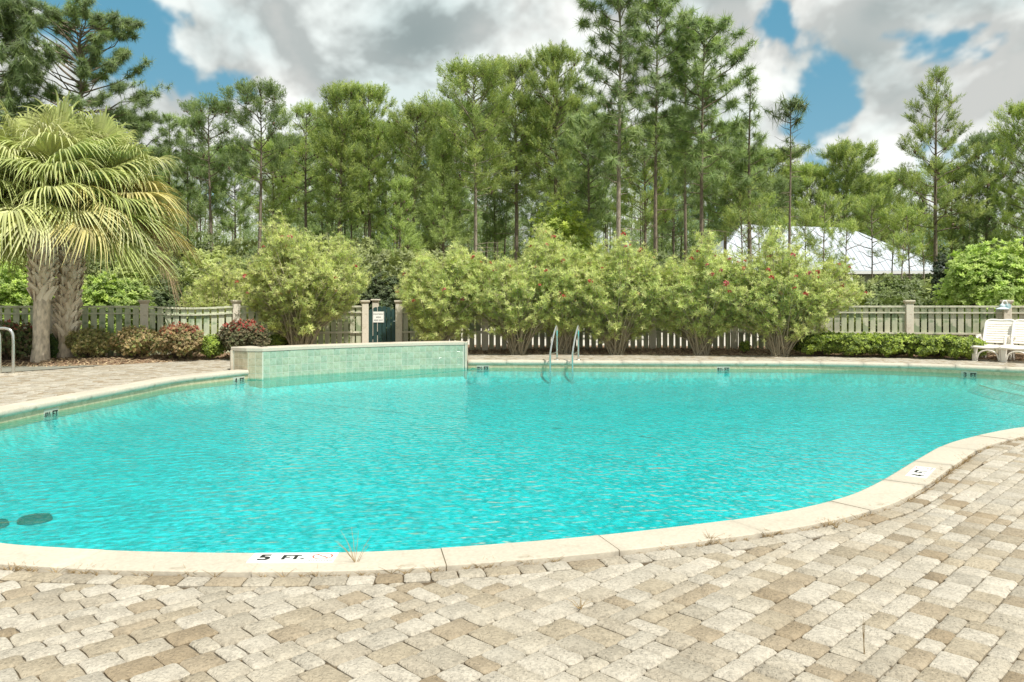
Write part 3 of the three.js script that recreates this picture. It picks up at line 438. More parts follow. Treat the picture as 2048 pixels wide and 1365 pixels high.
// gate with arched top, its sign, a lone post behind it
{
  const [ax, az] = fp(729.5, 21.7), [bx, bz] = fp(798, 21.8), mx = (ax + bx) / 2, mz = (az + bz) / 2, a = Math.atan2(-(bz - az), bx - ax);
  const t = thing('gate', 'dark green board gate with arched top between two cream posts', 'gate', [mx, 0, mz], a);
  const W = Math.hypot(bx - ax, bz - az) - .2, n = 6, st = W / n;
  for (let k = 0; k < n; k++) { const u = (k + .5) / n * 2 - 1, h = 1.40 - .13 * u * u - .06; const s = new THREE.Shape(), w = st - .022; s.moveTo(-w / 2, .05); s.lineTo(w / 2, .05); s.lineTo(w / 2, h - .03 * (1 + u)); s.quadraticCurveTo(0, h + .012, -w / 2, h - .03 * (1 - u)); const g = new THREE.ExtrudeGeometry(s, { depth: .018, bevelEnabled: true, bevelSize: .003, bevelThickness: .003, bevelSegments: 1 }); const o = part('board', g, M.gate, t); o.name = numbered('board'); o.position.x = -W / 2 + (k + .5) * st; }
  for (const y of [.25, 1.1]) part('cross_rail', rbox(W, .09, .035, .004), M.gate, t).position.set(0, y, -.024);
  const br = part('brace', rbox(1.0, .08, .03, .004), M.gate, t); br.position.set(0, .67, -.026); br.rotation.z = .75;
  const la = part('latch', mergeGeometries([boxUV(.1, .018, .012), boxUV(.03, .06, .016).translate(.055, 0, 0)]), M.steel, t); la.position.set(W / 2 - .01, .9, .03);
  const sg = thing('warning_sign', 'white square sign reading EQUIPMENT AREA KEEP OUT on the green gate', 'sign', [mx - .1 * Math.cos(a) + .034 * Math.sin(a), 1.02, mz + .1 * Math.sin(a) + .034 * Math.cos(a)], a);
  const tx = print(256, 256, (x, w, h) => { x.strokeStyle = '#8a8a84'; x.lineWidth = 5; x.strokeRect(8, 8, w - 16, h - 16); x.fillStyle = '#151515'; x.textAlign = 'center'; x.textBaseline = 'middle'; x.font = 'bold 40px sans-serif'; x.fillText('EQUIPMENT', w / 2, h * .24); x.font = 'bold 44px sans-serif'; x.fillText('AREA', w / 2, h * .52); x.fillText('KEEP OUT', w / 2, h * .8); });
  part('sign_board', new THREE.BoxGeometry(.32, .315, .006), [M.white, M.white, M.white, M.white, std({ map: tx, roughness: .4 }), M.white], sg);
  const p = thing('fence_post', 'cream capped post standing just behind the green gate', 'post', [wx(751, 23.4), 0, -23.4]);
  part('post', rbox(.18, 1.5, .18, .012), M.post, p).position.y = .75; part('post_cap', rbox(.26, .05, .26, .015), M.post, p).position.y = 1.52;
}
{ // barn lamp on the right fence post
  const [x, z] = fp(2014, 20.2), t = thing('barn_lamp', 'pale blue gooseneck barn lamp mounted on a right fence post', 'lamp', [x - .02, 1.33, z + .11], -.5);
  const c = part('wall_plate', new THREE.CylinderGeometry(.075, .075, .025, 24), M.lamp, t); c.rotation.x = Math.PI / 2; c.position.set(-.02, 0, .01);
  const arm = new THREE.CatmullRomCurve3([V(-.02, .0, .02), V(-.03, .06, .05), V(-.06, .14, .08), V(-.11, .15, .11), V(-.145, .10, .13), V(-.15, .02, .135)]).getPoints(24); part('gooseneck', new Geo().tube(arm, .013, 8).build(), M.white, t);
  const pr = [[.0, .04], [.03, .04], [.035, .02], [.06, .015], [.06, -.03], [.05, -.035], [.05, -.05], [.11, -.075], [.155, -.098], [.16, -.106], [.152, -.102], [.1, -.082], [.03, -.06]].map(([a, b]) => new THREE.Vector2(a, b)); const sh = part('shade', new THREE.LatheGeometry(pr, 28), std({ color: rgb(.62, .74, .76), roughness: .3, side: THREE.DoubleSide }), t); sh.position.set(-.15, .03, .135);
  part('bulb', new THREE.SphereGeometry(.03, 12, 10), M.white, t).position.set(-.15, -.045, .135);
}

// ---------------------------------------------------------------- steel rails
const smoothPath = (pts, n = 40) => new THREE.CatmullRomCurve3(pts.map((p) => V(...p)), false, 'centripetal').getPoints(n);
{
  const t = thing('pool_ladder', 'stainless steel pool ladder with two looped rails at the far edge', 'ladder');
  const rail = (px) => { const d = 18.06, x = wx(px, d), z = -d; return [[x, -.5, z + .02], [x, -.3, z + .02], [x, -.1, z + .02], [x, .22, z + .02], [x + .02, .34, z], [x + .1, .66, z - .22], [x + .15, .8, z - .36], [x + .18, .86, z - .48], [x + .2, .83, z - .62], [x + .205, .72, z - .7], [x + .205, .4, z - .72], [x + .205, .0, z - .72]]; };
  for (const px of [1100.5, 1145]) { const p = rail(px); const o = part('handrail', new Geo().tube(smoothPath(p, 60), .024, 12).build(), M.steel, t); part('flange', new THREE.CylinderGeometry(.06, .07, .02, 20), M.steel, t).position.set(p.at(-1)[0], .012, p.at(-1)[2]); const c = part('brace', new Geo().tube([V(p[3][0], .2, p[3][2]), V(p.at(-2)[0], .2, p.at(-2)[2])], .016, 8).build(), M.steel, t); }
}
{
  const mk = (x, label) => { const t = thing('handrail', label, 'handrail', [x, 0, -14.75], 0, 'steel rails at the left edge'); part('tube', new Geo().tube(smoothPath([[0, 0, 0], [0, .35, 0], [0, .7, 0], [-.015, .8, 0], [-.06, .875, 0], [-.14, .91, 0], [-.25, .915, 0], [-.6, .905, .05], [-.95, .86, .1], [-1.08, .76, .12], [-1.12, .6, .13], [-1.12, .0, .13]], 70), .03, 12).build(), M.steel, t); for (const [a, b] of [[0, 0], [-1.12, .13]]) part('flange', new THREE.CylinderGeometry(.085, .095, .03, 24), M.cope, t).position.set(a, .014, b); };
  mk(wx(26, 14.75), 'curved stainless steel handrail at left frame edge on the paved deck, right one');
  mk(wx(1, 14.75) - .02, 'curved stainless steel handrail cut by left frame edge, left one');
}

// ---------------------------------------------------------------- loungers
{
  const t = thing('sun_lounger', 'white slatted resin sun lounger with raised back, left one of two', 'sun lounger', [0, 0, 0], 0, 'white loungers by the hedge');
  // local: foot end towards +z, back at -z; x across
  const W = .66, bend = (u) => -.012 * (1 - (2 * u) ** 2);
  const slat = (w, len, th) => { const s = new Geo(), n = 8; for (let i = 0; i <= n; i++) { const u = i / n - .5, x = u * w, y = bend(u); s.v(x, y + th / 2, -len / 2); s.v(x, y + th / 2, len / 2); s.v(x, y - th / 2, len / 2); s.v(x, y - th / 2, -len / 2); if (i) { const k = 4 * i; for (let j = 0; j < 4; j++) s.quad(k - 4 + j, k - 4 + (j + 1) % 4, k + (j + 1) % 4, k + j); } } return s.build(false); };
  const seatY = .36, sl = .092, gap = .012;
  for (let k = 0; k < 11; k++) { const o = part('seat_slat', slat(W - .1, sl, .022), M.resin, t); o.position.set(0, seatY, .56 - k * (sl + gap)); }
  for (const s of [-1, 1]) { const g = new Geo().tube(smoothPath([[s * W / 2, seatY - .03, .68], [s * W / 2, seatY + .005, .6], [s * W / 2, seatY, .2], [s * W / 2, seatY, -.6]], 20), .034, 8).build(); part('side_rail', g, M.resin, t); }
  part('foot_bar', new Geo().tube(smoothPath([[-W / 2, seatY - .01, .64], [0, seatY - .03, .68], [W / 2, seatY - .01, .64]], 12), .036, 8).build(), M.resin, t);
  // back
  const ang = .96, back = new THREE.Group(); back.name = 'backrest'; back.position.set(0, seatY + .01, -.6); back.rotation.x = ang; t.add(back);
  const BL = .73; for (let k = 0; k < 9; k++) { const o = part('back_slat', slat(W - .08, .054, .02), M.resin, back); o.position.set(0, 0, -.05 - k * (BL - .09) / 9 - .02); }
  const fr = (pts, rr) => part('back_frame', new Geo().tube(smoothPath(pts, 26), rr, 8).build(), M.resin, back);
  fr([[-W / 2 + .01, 0, .02], [-W / 2 + .01, 0, -BL * .6], [-W / 2 + .02, 0, -BL + .05], [-W / 2 + .09, 0, -BL], [0, -.01, -BL], [W / 2 - .09, 0, -BL], [W / 2 - .02, 0, -BL + .05], [W / 2 - .01, 0, -BL * .6], [W / 2 - .01, 0, .02]], .034);
  const hb = part('head_slat', slat(W - .1, .09, .026), M.resin, back); hb.position.set(0, 0, -BL + .035);
  // legs: broad arched feet in front and behind, armrests with sloping struts
  const legPair = (z, sp) => { for (const s of [-1, 1]) { const sh = new THREE.Shape(); sh.moveTo(-.055, seatY - .02); sh.quadraticCurveTo(-.04, .15, -.035, 0); sh.lineTo(.055, 0); sh.quadraticCurveTo(.03, .16, .07, seatY - .02); const g = new THREE.ExtrudeGeometry(sh, { depth: .05, bevelEnabled: true, bevelSize: .008, bevelThickness: .008, bevelSegments: 2 }); g.translate(0, 0, -.025); const o = part('leg', g, M.resin, t); o.position.set(s * (W / 2 - .05), 0, z); o.rotation.y = s * sp; } };
  legPair(.58, .5); legPair(-.5, .5);
  for (const s of [-1, 1]) { const x = s * (W / 2 + .045), sh = smoothPath([[x - s * .02, .02, -.02], [x, .3, -.1], [x, .5, -.14], [x, .56, -.2], [x, .575, -.32], [x, .57, -.5], [x, .54, -.58], [x, .36, -.62]], 34); const g = new Geo().tube(sh, .03, 8); const o = part('armrest', g.build(), M.resin, t); const pad = part('arm_pad', rbox(.075, .028, .34, .012), M.resin, t); pad.position.set(x, .595, -.36); }
  // foot-end arch
  part('foot_arch', new Geo().tube(smoothPath([[-W / 2 + .09, .02, .6], [-W / 2 + .16, .2, .59], [0, .27, .585], [W / 2 - .16, .2, .59], [W / 2 - .09, .02, .6]], 20), .022, 6).build(), M.resin, t);
  const A = fp(1976, 18.35); const turn = -.74; // from back to foot: towards the pool and left
  const dir = [Math.sin(turn), Math.cos(turn)]; t.position.set(A[0] - dir[0] * .6, 0, A[1] - dir[1] * .6); t.rotation.y = turn;
  const c = t.clone(); c.name = numbered('sun_lounger'); const Bp = fp(2036, 17.85); c.position.set(Bp[0] - dir[0] * .6, 0, Bp[1] - dir[1] * .6); scene.add(c); tag(c, 'white slatted resin sun lounger cut by the right frame edge, right one of two', 'sun lounger', 'white loungers by the hedge');
}

// ---------------------------------------------------------------- foliage pieces
function needleTuft(seed, n, len, wid, cone, curve = 0) { const r = rng(seed), g = new Geo(); for (let i = 0; i < n; i++) { const az = r() * 6.283, el = cone * Math.sqrt(r()), d = V(Math.sin(el) * Math.cos(az), Math.cos(el), Math.sin(el) * Math.sin(az)), L = len * (.7 + .5 * r()), s = V(d.z, 0, -d.x).normalize().multiplyScalar(wid / 2); const o = d.clone().multiplyScalar(.02), e = d.clone().multiplyScalar(L); e.y -= curve * L * el; const a = g.v(o.x - s.x, o.y, o.z - s.z), b = g.v(o.x + s.x, o.y, o.z + s.z), c = g.v(e.x, e.y, e.z); g.tri(a, b, c); } return g.build(false); }
function spray(seed, n, twig, len, wid) { const r = rng(seed), g = new Geo(); for (let i = 0; i < n; i++) { const t = Math.pow(r(), .8), side = (r() - .5) * .5 * twig * (1 - t * .5), o = V(side, t * twig, (r() - .5) * .3 * twig), az = r() * 6.283, el = .25 + .8 * r(), d = V(Math.sin(el) * Math.cos(az), Math.cos(el), Math.sin(el) * Math.sin(az)), L = len * (.6 + .7 * r()), s = V(d.z, r() - .5, -d.x).normalize().multiplyScalar(wid / 2), e = o.clone().addScaledVector(d, L); const a = g.v(o.x - s.x, o.y - s.y, o.z - s.z), b = g.v(o.x + s.x, o.y + s.y, o.z + s.z), c = g.v(e.x, e.y, e.z); g.tri(a, b, c); } return g.build(false); }
function leafCluster(seed, n, len, wid, spread, droop = .1) { // pointed folded leaves around a twig tip
  const r = rng(seed), g = new Geo(); for (let i = 0; i < n; i++) { const az = i * 2.4 + r(), el = spread * (.3 + .7 * Math.sqrt((i + .5) / n)), d = V(Math.sin(el) * Math.cos(az), Math.cos(el), Math.sin(el) * Math.sin(az)), s = V(-Math.sin(az), (r() - .5) * .5, Math.cos(az)).normalize(), L = len * (.65 + .6 * r()), o = V(0, -.25 * len * (i / n), 0), mid = o.clone().addScaledVector(d, L * .5), e = o.clone().addScaledVector(d, L); e.y -= droop * L; const up = d.clone().cross(s).multiplyScalar(wid * .18);
    const a = g.v(o.x, o.y, o.z), b = g.v(mid.x - s.x * wid / 2 + up.x, mid.y - s.y * wid / 2 + up.y, mid.z - s.z * wid / 2 + up.z), c = g.v(mid.x + s.x * wid / 2 + up.x, mid.y + s.y * wid / 2 + up.y, mid.z + s.z * wid / 2 + up.z), f = g.v(e.x, e.y, e.z), m2 = g.v(mid.x, mid.y, mid.z); g.tri(a, b, m2); g.tri(b, f, m2); g.tri(a, m2, c); g.tri(m2, f, c); } return g.build(false); }
const G = {
  longA: needleTuft(1, 30, .33, .021, 1.75, .25), longB: needleTuft(2, 28, .36, .021, 2.1, .4),
  sandA: spray(3, 34, .42, .13, .02), sandB: spray(4, 30, .5, .14, .022),
  ole: leafCluster(5, 14, .125, .017, 1.4), oleB: leafCluster(6, 13, .14, .017, 1.2),
  small: leafCluster(7, 9, .05, .03, 1.3), round: leafCluster(8, 9, .065, .038, 1.25), decid: leafCluster(9, 12, .17, .085, 1.6), brush: leafCluster(10, 12, .2, .085, 1.7),
};
const matW = { ole: leafMat(rgb(2.25, 2.2, 2.6), .48, .8), pine: leafMat(rgb(2.05, 2.35, 2.0), .5, .9), soft: leafMat(rgb(1.85, 1.9, 1.5), .48, .85) };
const UP = V(0, 1, 0), qd = (d, roll = 0) => new THREE.Quaternion().setFromUnitVectors(UP, d.clone().normalize()).multiply(new THREE.Quaternion().setFromAxisAngle(UP, roll));

// ---------------------------------------------------------------- pines
const PAL = { long: [[.14, .17, .055], [.18, .205, .065], [.105, .135, .045]], sand: [[.20, .215, .05], [.16, .185, .045], [.24, .245, .065], [.12, .15, .04]], dark: [[.075, .10, .035], [.10, .125, .04], [.13, .15, .05]], fresh: [[.20, .22, .06], [.17, .195, .06]], far: [[.15, .18, .06], [.19, .21, .07], [.12, .15, .06]] };
function pine(o) {
  const d = o.d, X = wx(o.px, d), H = wy(o.top, d), r = rng(Math.round(o.px * 7 + d * 13 + (o.seed ?? 0))), w = o.w * d / F, cb = Math.max(.4, wy(o.bot, d)), kind = o.kind ?? 'sand';
  const t = thing(o.name ?? 'pine_tree', o.label, 'tree', [X, 0, -d], 0, o.group);
  const tr = .68 * (o.tr ?? .012 * H + .03), lean = (o.lean ?? 0) * d / F, tp = [], rad = []; const wob = [r() * 6, r() * 6];
  for (let k = 0; k <= 9; k++) { const u = k / 9; tp.push(V(lean * u + .05 * Math.sin(u * 5 + wob[0]) * u * (H / 10), H * u * .985, .05 * Math.sin(u * 4 + wob[1]) * u)); rad.push(tr * Math.pow(1 - u, .8) + .012); }
  tp[0].y = -.1;
  part('trunk', new Geo().tube(tp, rad, 7).build(), o.pale ? M.barkPale : M.bark, t);
  const at = (y) => { const u = clamp(y / (H * .985)) * 9, i = Math.min(8, Math.floor(u)), f = u - i; return tp[i].clone().lerp(tp[i + 1], f); };
  const limbs = new Geo(), tufts = [];
  const pal = PAL[o.pal ?? (kind === 'long' ? 'long' : 'sand')], hue = .85 + .3 * r();
  const put = (p, dir, sc) => { const c = pal[Math.floor(r() * pal.length)], k = hue * (.75 + .5 * r()); tufts.push({ m: M4(p, qd(dir, r() * 6.28), sc), c: rgb(c[0] * k, c[1] * k, c[2] * k) }); };
  const len = H - cb, dens = o.dens ?? 1.22, prof = { long: (u) => .22 + .78 * Math.sin(Math.pow(u, .62) * Math.PI * .86 + .12), sand: (u) => .25 + .75 * Math.sin(Math.PI * Math.pow(u, .75) * .85 + .2), round: (u) => Math.pow(Math.sin(Math.PI * clamp(u * .78 + .1)), .55), cone: (u) => .08 + .92 * u, tuft: (u) => u < .4 ? .55 + u : .95 - (u - .4) * .6, flat: (u) => u < .5 ? .75 + .5 * u : 1 - .5 * (u - .5) }[o.shape ?? kind];
  const nb = Math.round((o.nb ?? 7) * len * dens * (kind === 'sand' ? .85 : 1)); const sc0 = (o.sc ?? 1) * 1.15;
  for (let b = 0; b < nb; b++) {
    const u = clamp((b + r() * .9) / nb), y = H - len * u * .985, base = at(y), az = b * 2.399 + r() * .8, L = Math.max(.25, w * prof(u) * (.55 + .6 * r()));
    const rise = kind === 'long' ? lerp(1.0, .1, Math.pow(u, .6)) : o.shape === 'round' ? lerp(.75, -.12, u) : lerp(.95, .15, u);
    const dir = V(Math.cos(az), Math.tan(rise * (.7 + .5 * r())), Math.sin(az)).normalize(), pts = [base.clone()];
    for (let k = 1; k <= 4; k++) { const s = k / 4, p = base.clone().addScaledVector(dir, L * s); p.y += (kind === 'long' ? .16 : .08) * L * s * s + (r() - .5) * .08 * L; p.x += (r() - .5) * .1 * L; p.z += (r() - .5) * .1 * L; const ceil = H - .25 - .3 * r(); if (p.y > ceil && H < 40) p.y = lerp(p.y, ceil, .8); pts.push(p); }
    limbs.tube(pts, [.012 + L * .011, .01 + L * .008, .009 + L * .005, .007, .004], 4, false);
    if (o.bare && u > o.bare && r() < .75) continue;
    const on = (s) => { const q = clamp(s) * 4, i = Math.min(3, Math.floor(q)); return pts[i].clone().lerp(pts[i + 1], q - i); };
    const subs = Math.max(1, Math.round(L * (o.sub ?? (kind === 'long' ? 4 : 5)) * dens));
    for (let k = 0; k < subs; k++) {
      const s = 1 - Math.pow(r(), 1.3) * (o.inner ?? .72), p0 = on(s), sd = V((r() - .5) * 2, .25 + r() * .7, (r() - .5) * 2).normalize().addScaledVector(dir, .7).normalize(), sl = (.16 + .3 * L * .35 * (1.15 - s)) * (.7 + .8 * r()), p1 = p0.clone().addScaledVector(sd, sl);
      limbs.tube([p0, p1], [.006, .003], 3, false);
      const m = kind === 'long' ? 1 + (r() < .45) : 2 + (r() < .6);
      for (let j = 0; j < m; j++) { const q = p0.clone().lerp(p1, 1 - j * .38); const dd = sd.clone().add(V((r() - .5) * .9, .25, (r() - .5) * .9)); put(q, dd, sc0 * (.7 + .55 * r())); }
    }
    put(on(1), dir.clone().add(V(0, .5, 0)), sc0 * (.85 + .4 * r()));
  }
  if (o.dead) for (let b = 0; b < o.dead; b++) { const y = lerp(cb * .35, cb, r()), base = at(y), az = r() * 6.28, L = w * (.2 + .5 * r()), e = base.clone().add(V(Math.cos(az) * L, L * (.1 - .25 * r()), Math.sin(az) * L)), m = base.clone().lerp(e, .5); m.y += .05; limbs.tube([base, m, e], [.018, .012, .004], 4, false); }
  if (kind === 'sand' && d < 50 && o.name !== 'young_pine' && tufts.length > 300) { const cn = []; for (let k = 0; k < 70; k++) { const m = tufts[Math.floor(r() * tufts.length)].m, p = new THREE.Vector3().setFromMatrixPosition(m); cn.push({ m: M4(p.add(V((r() - .5) * .2, -.05, (r() - .5) * .2)), qd(V(r() - .5, -.6, r() - .5), 0), .8 + .5 * r()) }); } instanced('cones', coneG, M.twigDark, t, cn); }
  put(at(H), UP.clone(), sc0 * 1.1); put(at(H - .2), UP.clone(), sc0);
  part('limbs', limbs.build(), o.pale ? M.barkPale : M.bark, t, { kind: 'stuff' });
  instanced('crown', kind === 'long' ? (r() < .5 ? G.longA : G.longB) : (r() < .5 ? G.sandA : G.sandB), matW.pine, t, tufts);
  return tufts.length;
}
const coneG = new THREE.SphereGeometry(.055, 6, 4).scale(.8, 1.25, .8);
const PINES = [
  // left side, big round pine and its neighbour
  { px: 158, d: 36, top: 40, bot: 290, w: 158, kind: 'long', shape: 'round', nb: 12, sub: 6, tr: .24, inner: .4, sc: .95, pal: 'dark', label: 'big round-crowned pine towering behind the palms at left' },
  { px: -8, d: 33, top: -8, bot: 270, w: 82, kind: 'long', shape: 'round', nb: 9, sub: 6, sc: 1.05, tr: .22, pal: 'dark', inner: .6, label: 'dense dark pine cut by the top left corner of the frame' },
  { px: 262, d: 44, top: 235, bot: 480, w: 90, kind: 'long', nb: 7, pal: 'dark', label: 'dark pine half hidden behind the right side of the palm crowns' },
  { px: 338, d: 45, top: 228, bot: 420, w: 34, kind: 'long', shape: 'tuft', nb: 5, dead: 10, label: 'slim young pine just right of the palm crowns' },
  { px: 374, d: 46, top: 234, bot: 400, w: 38, kind: 'long', shape: 'tuft', nb: 4, dead: 12, tr: .1, label: 'slender pine with sparse tufts, second trunk right of the palms' },
  { px: 424, d: 43, top: 216, bot: 380, w: 70, kind: 'sand', shape: 'flat', nb: 7, pal: 'dark', dead: 14, pale: 0, lean: -6, inner: .5, label: 'dark-crowned pine with bare trunk left of the big pink-flowered oleander' },
  { px: 516, d: 42, top: 192, bot: 370, w: 78, kind: 'sand', shape: 'flat', nb: 7, pal: 'dark', dead: 16, lean: 6, inner: .45, label: 'flat-topped dark pine standing above the lone left oleander' },
  { px: 545, d: 50, top: 300, bot: 470, w: 70, kind: 'sand', nb: 8, label: 'olive green bushy pine low between two flat-topped pines' },
  { px: 612, d: 46, top: 222, bot: 440, w: 62, kind: 'sand', nb: 6, sub: 4, inner: .4, label: 'open feathery pine leaning left above the lone oleander top' },
  { px: 676, d: 44, top: 188, bot: 460, w: 66, kind: 'sand', nb: 10, lean: 6, dead: 6, label: 'pointed-top olive pine left of the gate with twin spires' },
  { px: 738, d: 45, top: 184, bot: 470, w: 62, kind: 'sand', nb: 9, dead: 8, label: 'twin-topped olive pine directly above the green gate' },
  { px: 822, d: 44, top: 226, bot: 450, w: 66, kind: 'sand', nb: 9, lean: 10, dead: 8, label: 'middle-height pine right of the gate with drooping cones' },
  { px: 886, d: 40, top: 290, bot: 510, w: 50, kind: 'sand', shape: 'cone', nb: 13, pal: 'fresh', label: 'bright conical young pine in front of the taller trunks' },
  { px: 800, d: 38, top: 365, bot: 540, w: 46, kind: 'sand', shape: 'cone', nb: 12, pal: 'fresh', label: 'short conical green pine just right of the gate' },
  { px: 950, d: 40, top: 142, bot: 400, w: 92, kind: 'sand', nb: 9, tr: .17, dead: 10, pale: 1, label: 'tall full sand pine with a pale trunk above the wall end' },
  { px: 1032, d: 43, top: 136, bot: 420, w: 78, kind: 'sand', nb: 9, dead: 6, label: 'tall olive pine with spiky top left of the tallest pines' },
  { px: 1112, d: 42, top: 112, bot: 420, w: 80, kind: 'sand', nb: 10, dead: 6, label: 'tall spiky olive pine touching the tallest long-needled pine' },
  { px: 1178, d: 37, top: 230, bot: 470, w: 78, kind: 'long', nb: 7, sub: 5, label: 'soft long-needled pine below the tallest pine on its left' },
  { px: 1238, d: 31, top: -60, bot: 380, w: 96, kind: 'long', nb: 6.5, sub: 4.6, tr: .16, pale: 1, dead: 10, sc: 1.05, label: 'tallest long-needled pine, cut by the top of the frame' },
  { px: 1312, d: 32, top: -14, bot: 350, w: 78, kind: 'long', nb: 6, sub: 4.2, tr: .14, dead: 10, label: 'tall long-needled pine immediately right of the tallest one' },
  { px: 1372, d: 35, top: 30, bot: 360, w: 52, kind: 'long', nb: 6, sub: 4, tr: .12, dead: 8, label: 'narrow long-needled pine between two broad tall ones' },
  { px: 1400, d: 32, top: 52, bot: 400, w: 104, kind: 'long', nb: 6.8, sub: 5, tr: .15, lean: 10, dead: 12, label: 'broad long-needled pine, right end of the tall group' },
  { px: 1500, d: 36, top: 150, bot: 420, w: 58, kind: 'long', shape: 'cone', nb: 5, sub: 3.4, label: 'slim pointed pine right of the tall long-needled group' },
  { px: 1450, d: 38, top: 250, bot: 470, w: 80, kind: 'long', nb: 7, label: 'bushy long-needled pine filling in below the tall group' },
  { px: 1290, d: 40, top: 270, bot: 470, w: 90, kind: 'sand', nb: 8, label: 'olive pine behind the two tallest trunks' },
  { px: 1578, d: 33, top: 195, bot: 335, w: 46, kind: 'long', shape: 'tuft', nb: 7, sub: 3, bare: .42, tr: .1, dead: 14, lean: 3, pal: 'dark', label: 'lone thin pine with a dark tufted top against the sky' },
  // behind the house
  { px: 1540, d: 62, top: 318, bot: 480, w: 74, kind: 'sand', nb: 8, sc: 1.4, label: 'olive tree behind the house, left of the lone thin pine' },
  { px: 1622, d: 60, top: 352, bot: 480, w: 72, kind: 'sand', nb: 8, sc: 1.4, label: 'low olive tree behind the house ridge, right of the lone thin pine' },
  { px: 1692, d: 60, top: 306, bot: 490, w: 74, kind: 'sand', nb: 8, sc: 1.4, label: 'highest olive tree behind the middle of the white roof' },
  { px: 1765, d: 62, top: 372, bot: 500, w: 80, kind: 'sand', nb: 8, sc: 1.4, label: 'rounded olive tree behind the right slope of the white roof' },
  { px: 1872, d: 37, top: 146, bot: 470, w: 118, kind: 'sand', shape: 'cone', nb: 5.2, sub: 5.5, inner: .55, tr: .16, label: 'open cone-shaped sand pine standing alone at right against clouds' },
  { px: 1905, d: 41, top: 345, bot: 560, w: 92, kind: 'sand', nb: 9, label: 'bushy olive pine low behind the lone cone-shaped pine' },
  { px: 1975, d: 40, top: 285, bot: 560, w: 70, kind: 'sand', nb: 10, pal: 'dark', label: 'dark rounded pine right of the cone-shaped pine' },
  { px: 2052, d: 37, top: 220, bot: 560, w: 72, kind: 'sand', nb: 9, label: 'olive pine cut by the right frame edge' },
];
// second row: thinner trees further back
{ const r = rng(303), gaps = [[300, 320], [400, 330], [470, 300], [575, 290], [645, 255], [705, 250], [770, 255], [860, 235], [915, 230], [990, 215], [1075, 210], [1150, 215], [1215, 240], [1345, 235], [1420, 300], [1475, 330], [1530, 370]];
  const where = ['right behind the palm crowns', 'between dark flat-topped pines', 'left of the flat-topped pine', 'behind the lone oleander', 'left of twin-topped pine', 'right of the pointed pine', 'behind the gate pine', 'left of the pale-trunked pine', 'beside the pale trunk', 'between the two spiky pines', 'behind the spiky pines', 'left of the tallest pine', 'behind the tallest pine', 'between tall long-needled pines', 'behind the broad long-needled pine', 'left of the slim pointed pine', 'behind the slim pointed pine'];
  gaps.forEach(([px, top], i) => PINES.push({ px: px + (r() - .5) * 10, d: 54 + r() * 8, top: top + (r() - .5) * 30, bot: 450 + r() * 50, w: 56 + r() * 20, kind: 'sand', nb: 7, sc: 1.3, tr: .11, dead: 6, pal: 'far', label: `background pine of the second row, ${where[i]}` })); }
// saplings in front of the white roof
{ const spots = [[1488, 36, 380, 34], [1522, 40, 400, 30], [1612, 38, 430, 30], [1648, 36, 400, 34], [1742, 37, 405, 40], [1782, 39, 430, 28], [1822, 36, 425, 30], [1850, 38, 450, 24], [1500, 33, 440, 36], [1556, 34, 450, 24], [1690, 34, 455, 30], [1800, 34, 480, 26]], where = ['left of the white roof', 'at the left roof corner', 'just right of the lone thin pine', 'before the roof ridge', 'before the right half of roof', 'before the right roof hip', 'near the right roof corner', 'just left of the cone-shaped pine trunk', 'leafier one at the roof left end', 'thin one left of the lone tufted pine', 'low leafy one over the roof middle', 'short one at the low right roof edge'];
  spots.forEach(([px, d, top, w], i) => PINES.push({ name: 'young_pine', px, d, top, bot: 545, w: w + 16, kind: 'sand', nb: 5, sub: 4, bare: i % 2 ? .95 : .5, inner: .5, tr: .055, dead: 10, lean: ((i * 37) % 17) - 8, pale: i % 2, label: `bare-stemmed young pine ${where[i]}` })); }
let tufts = 0; for (const p of PINES) tufts += pine(p);

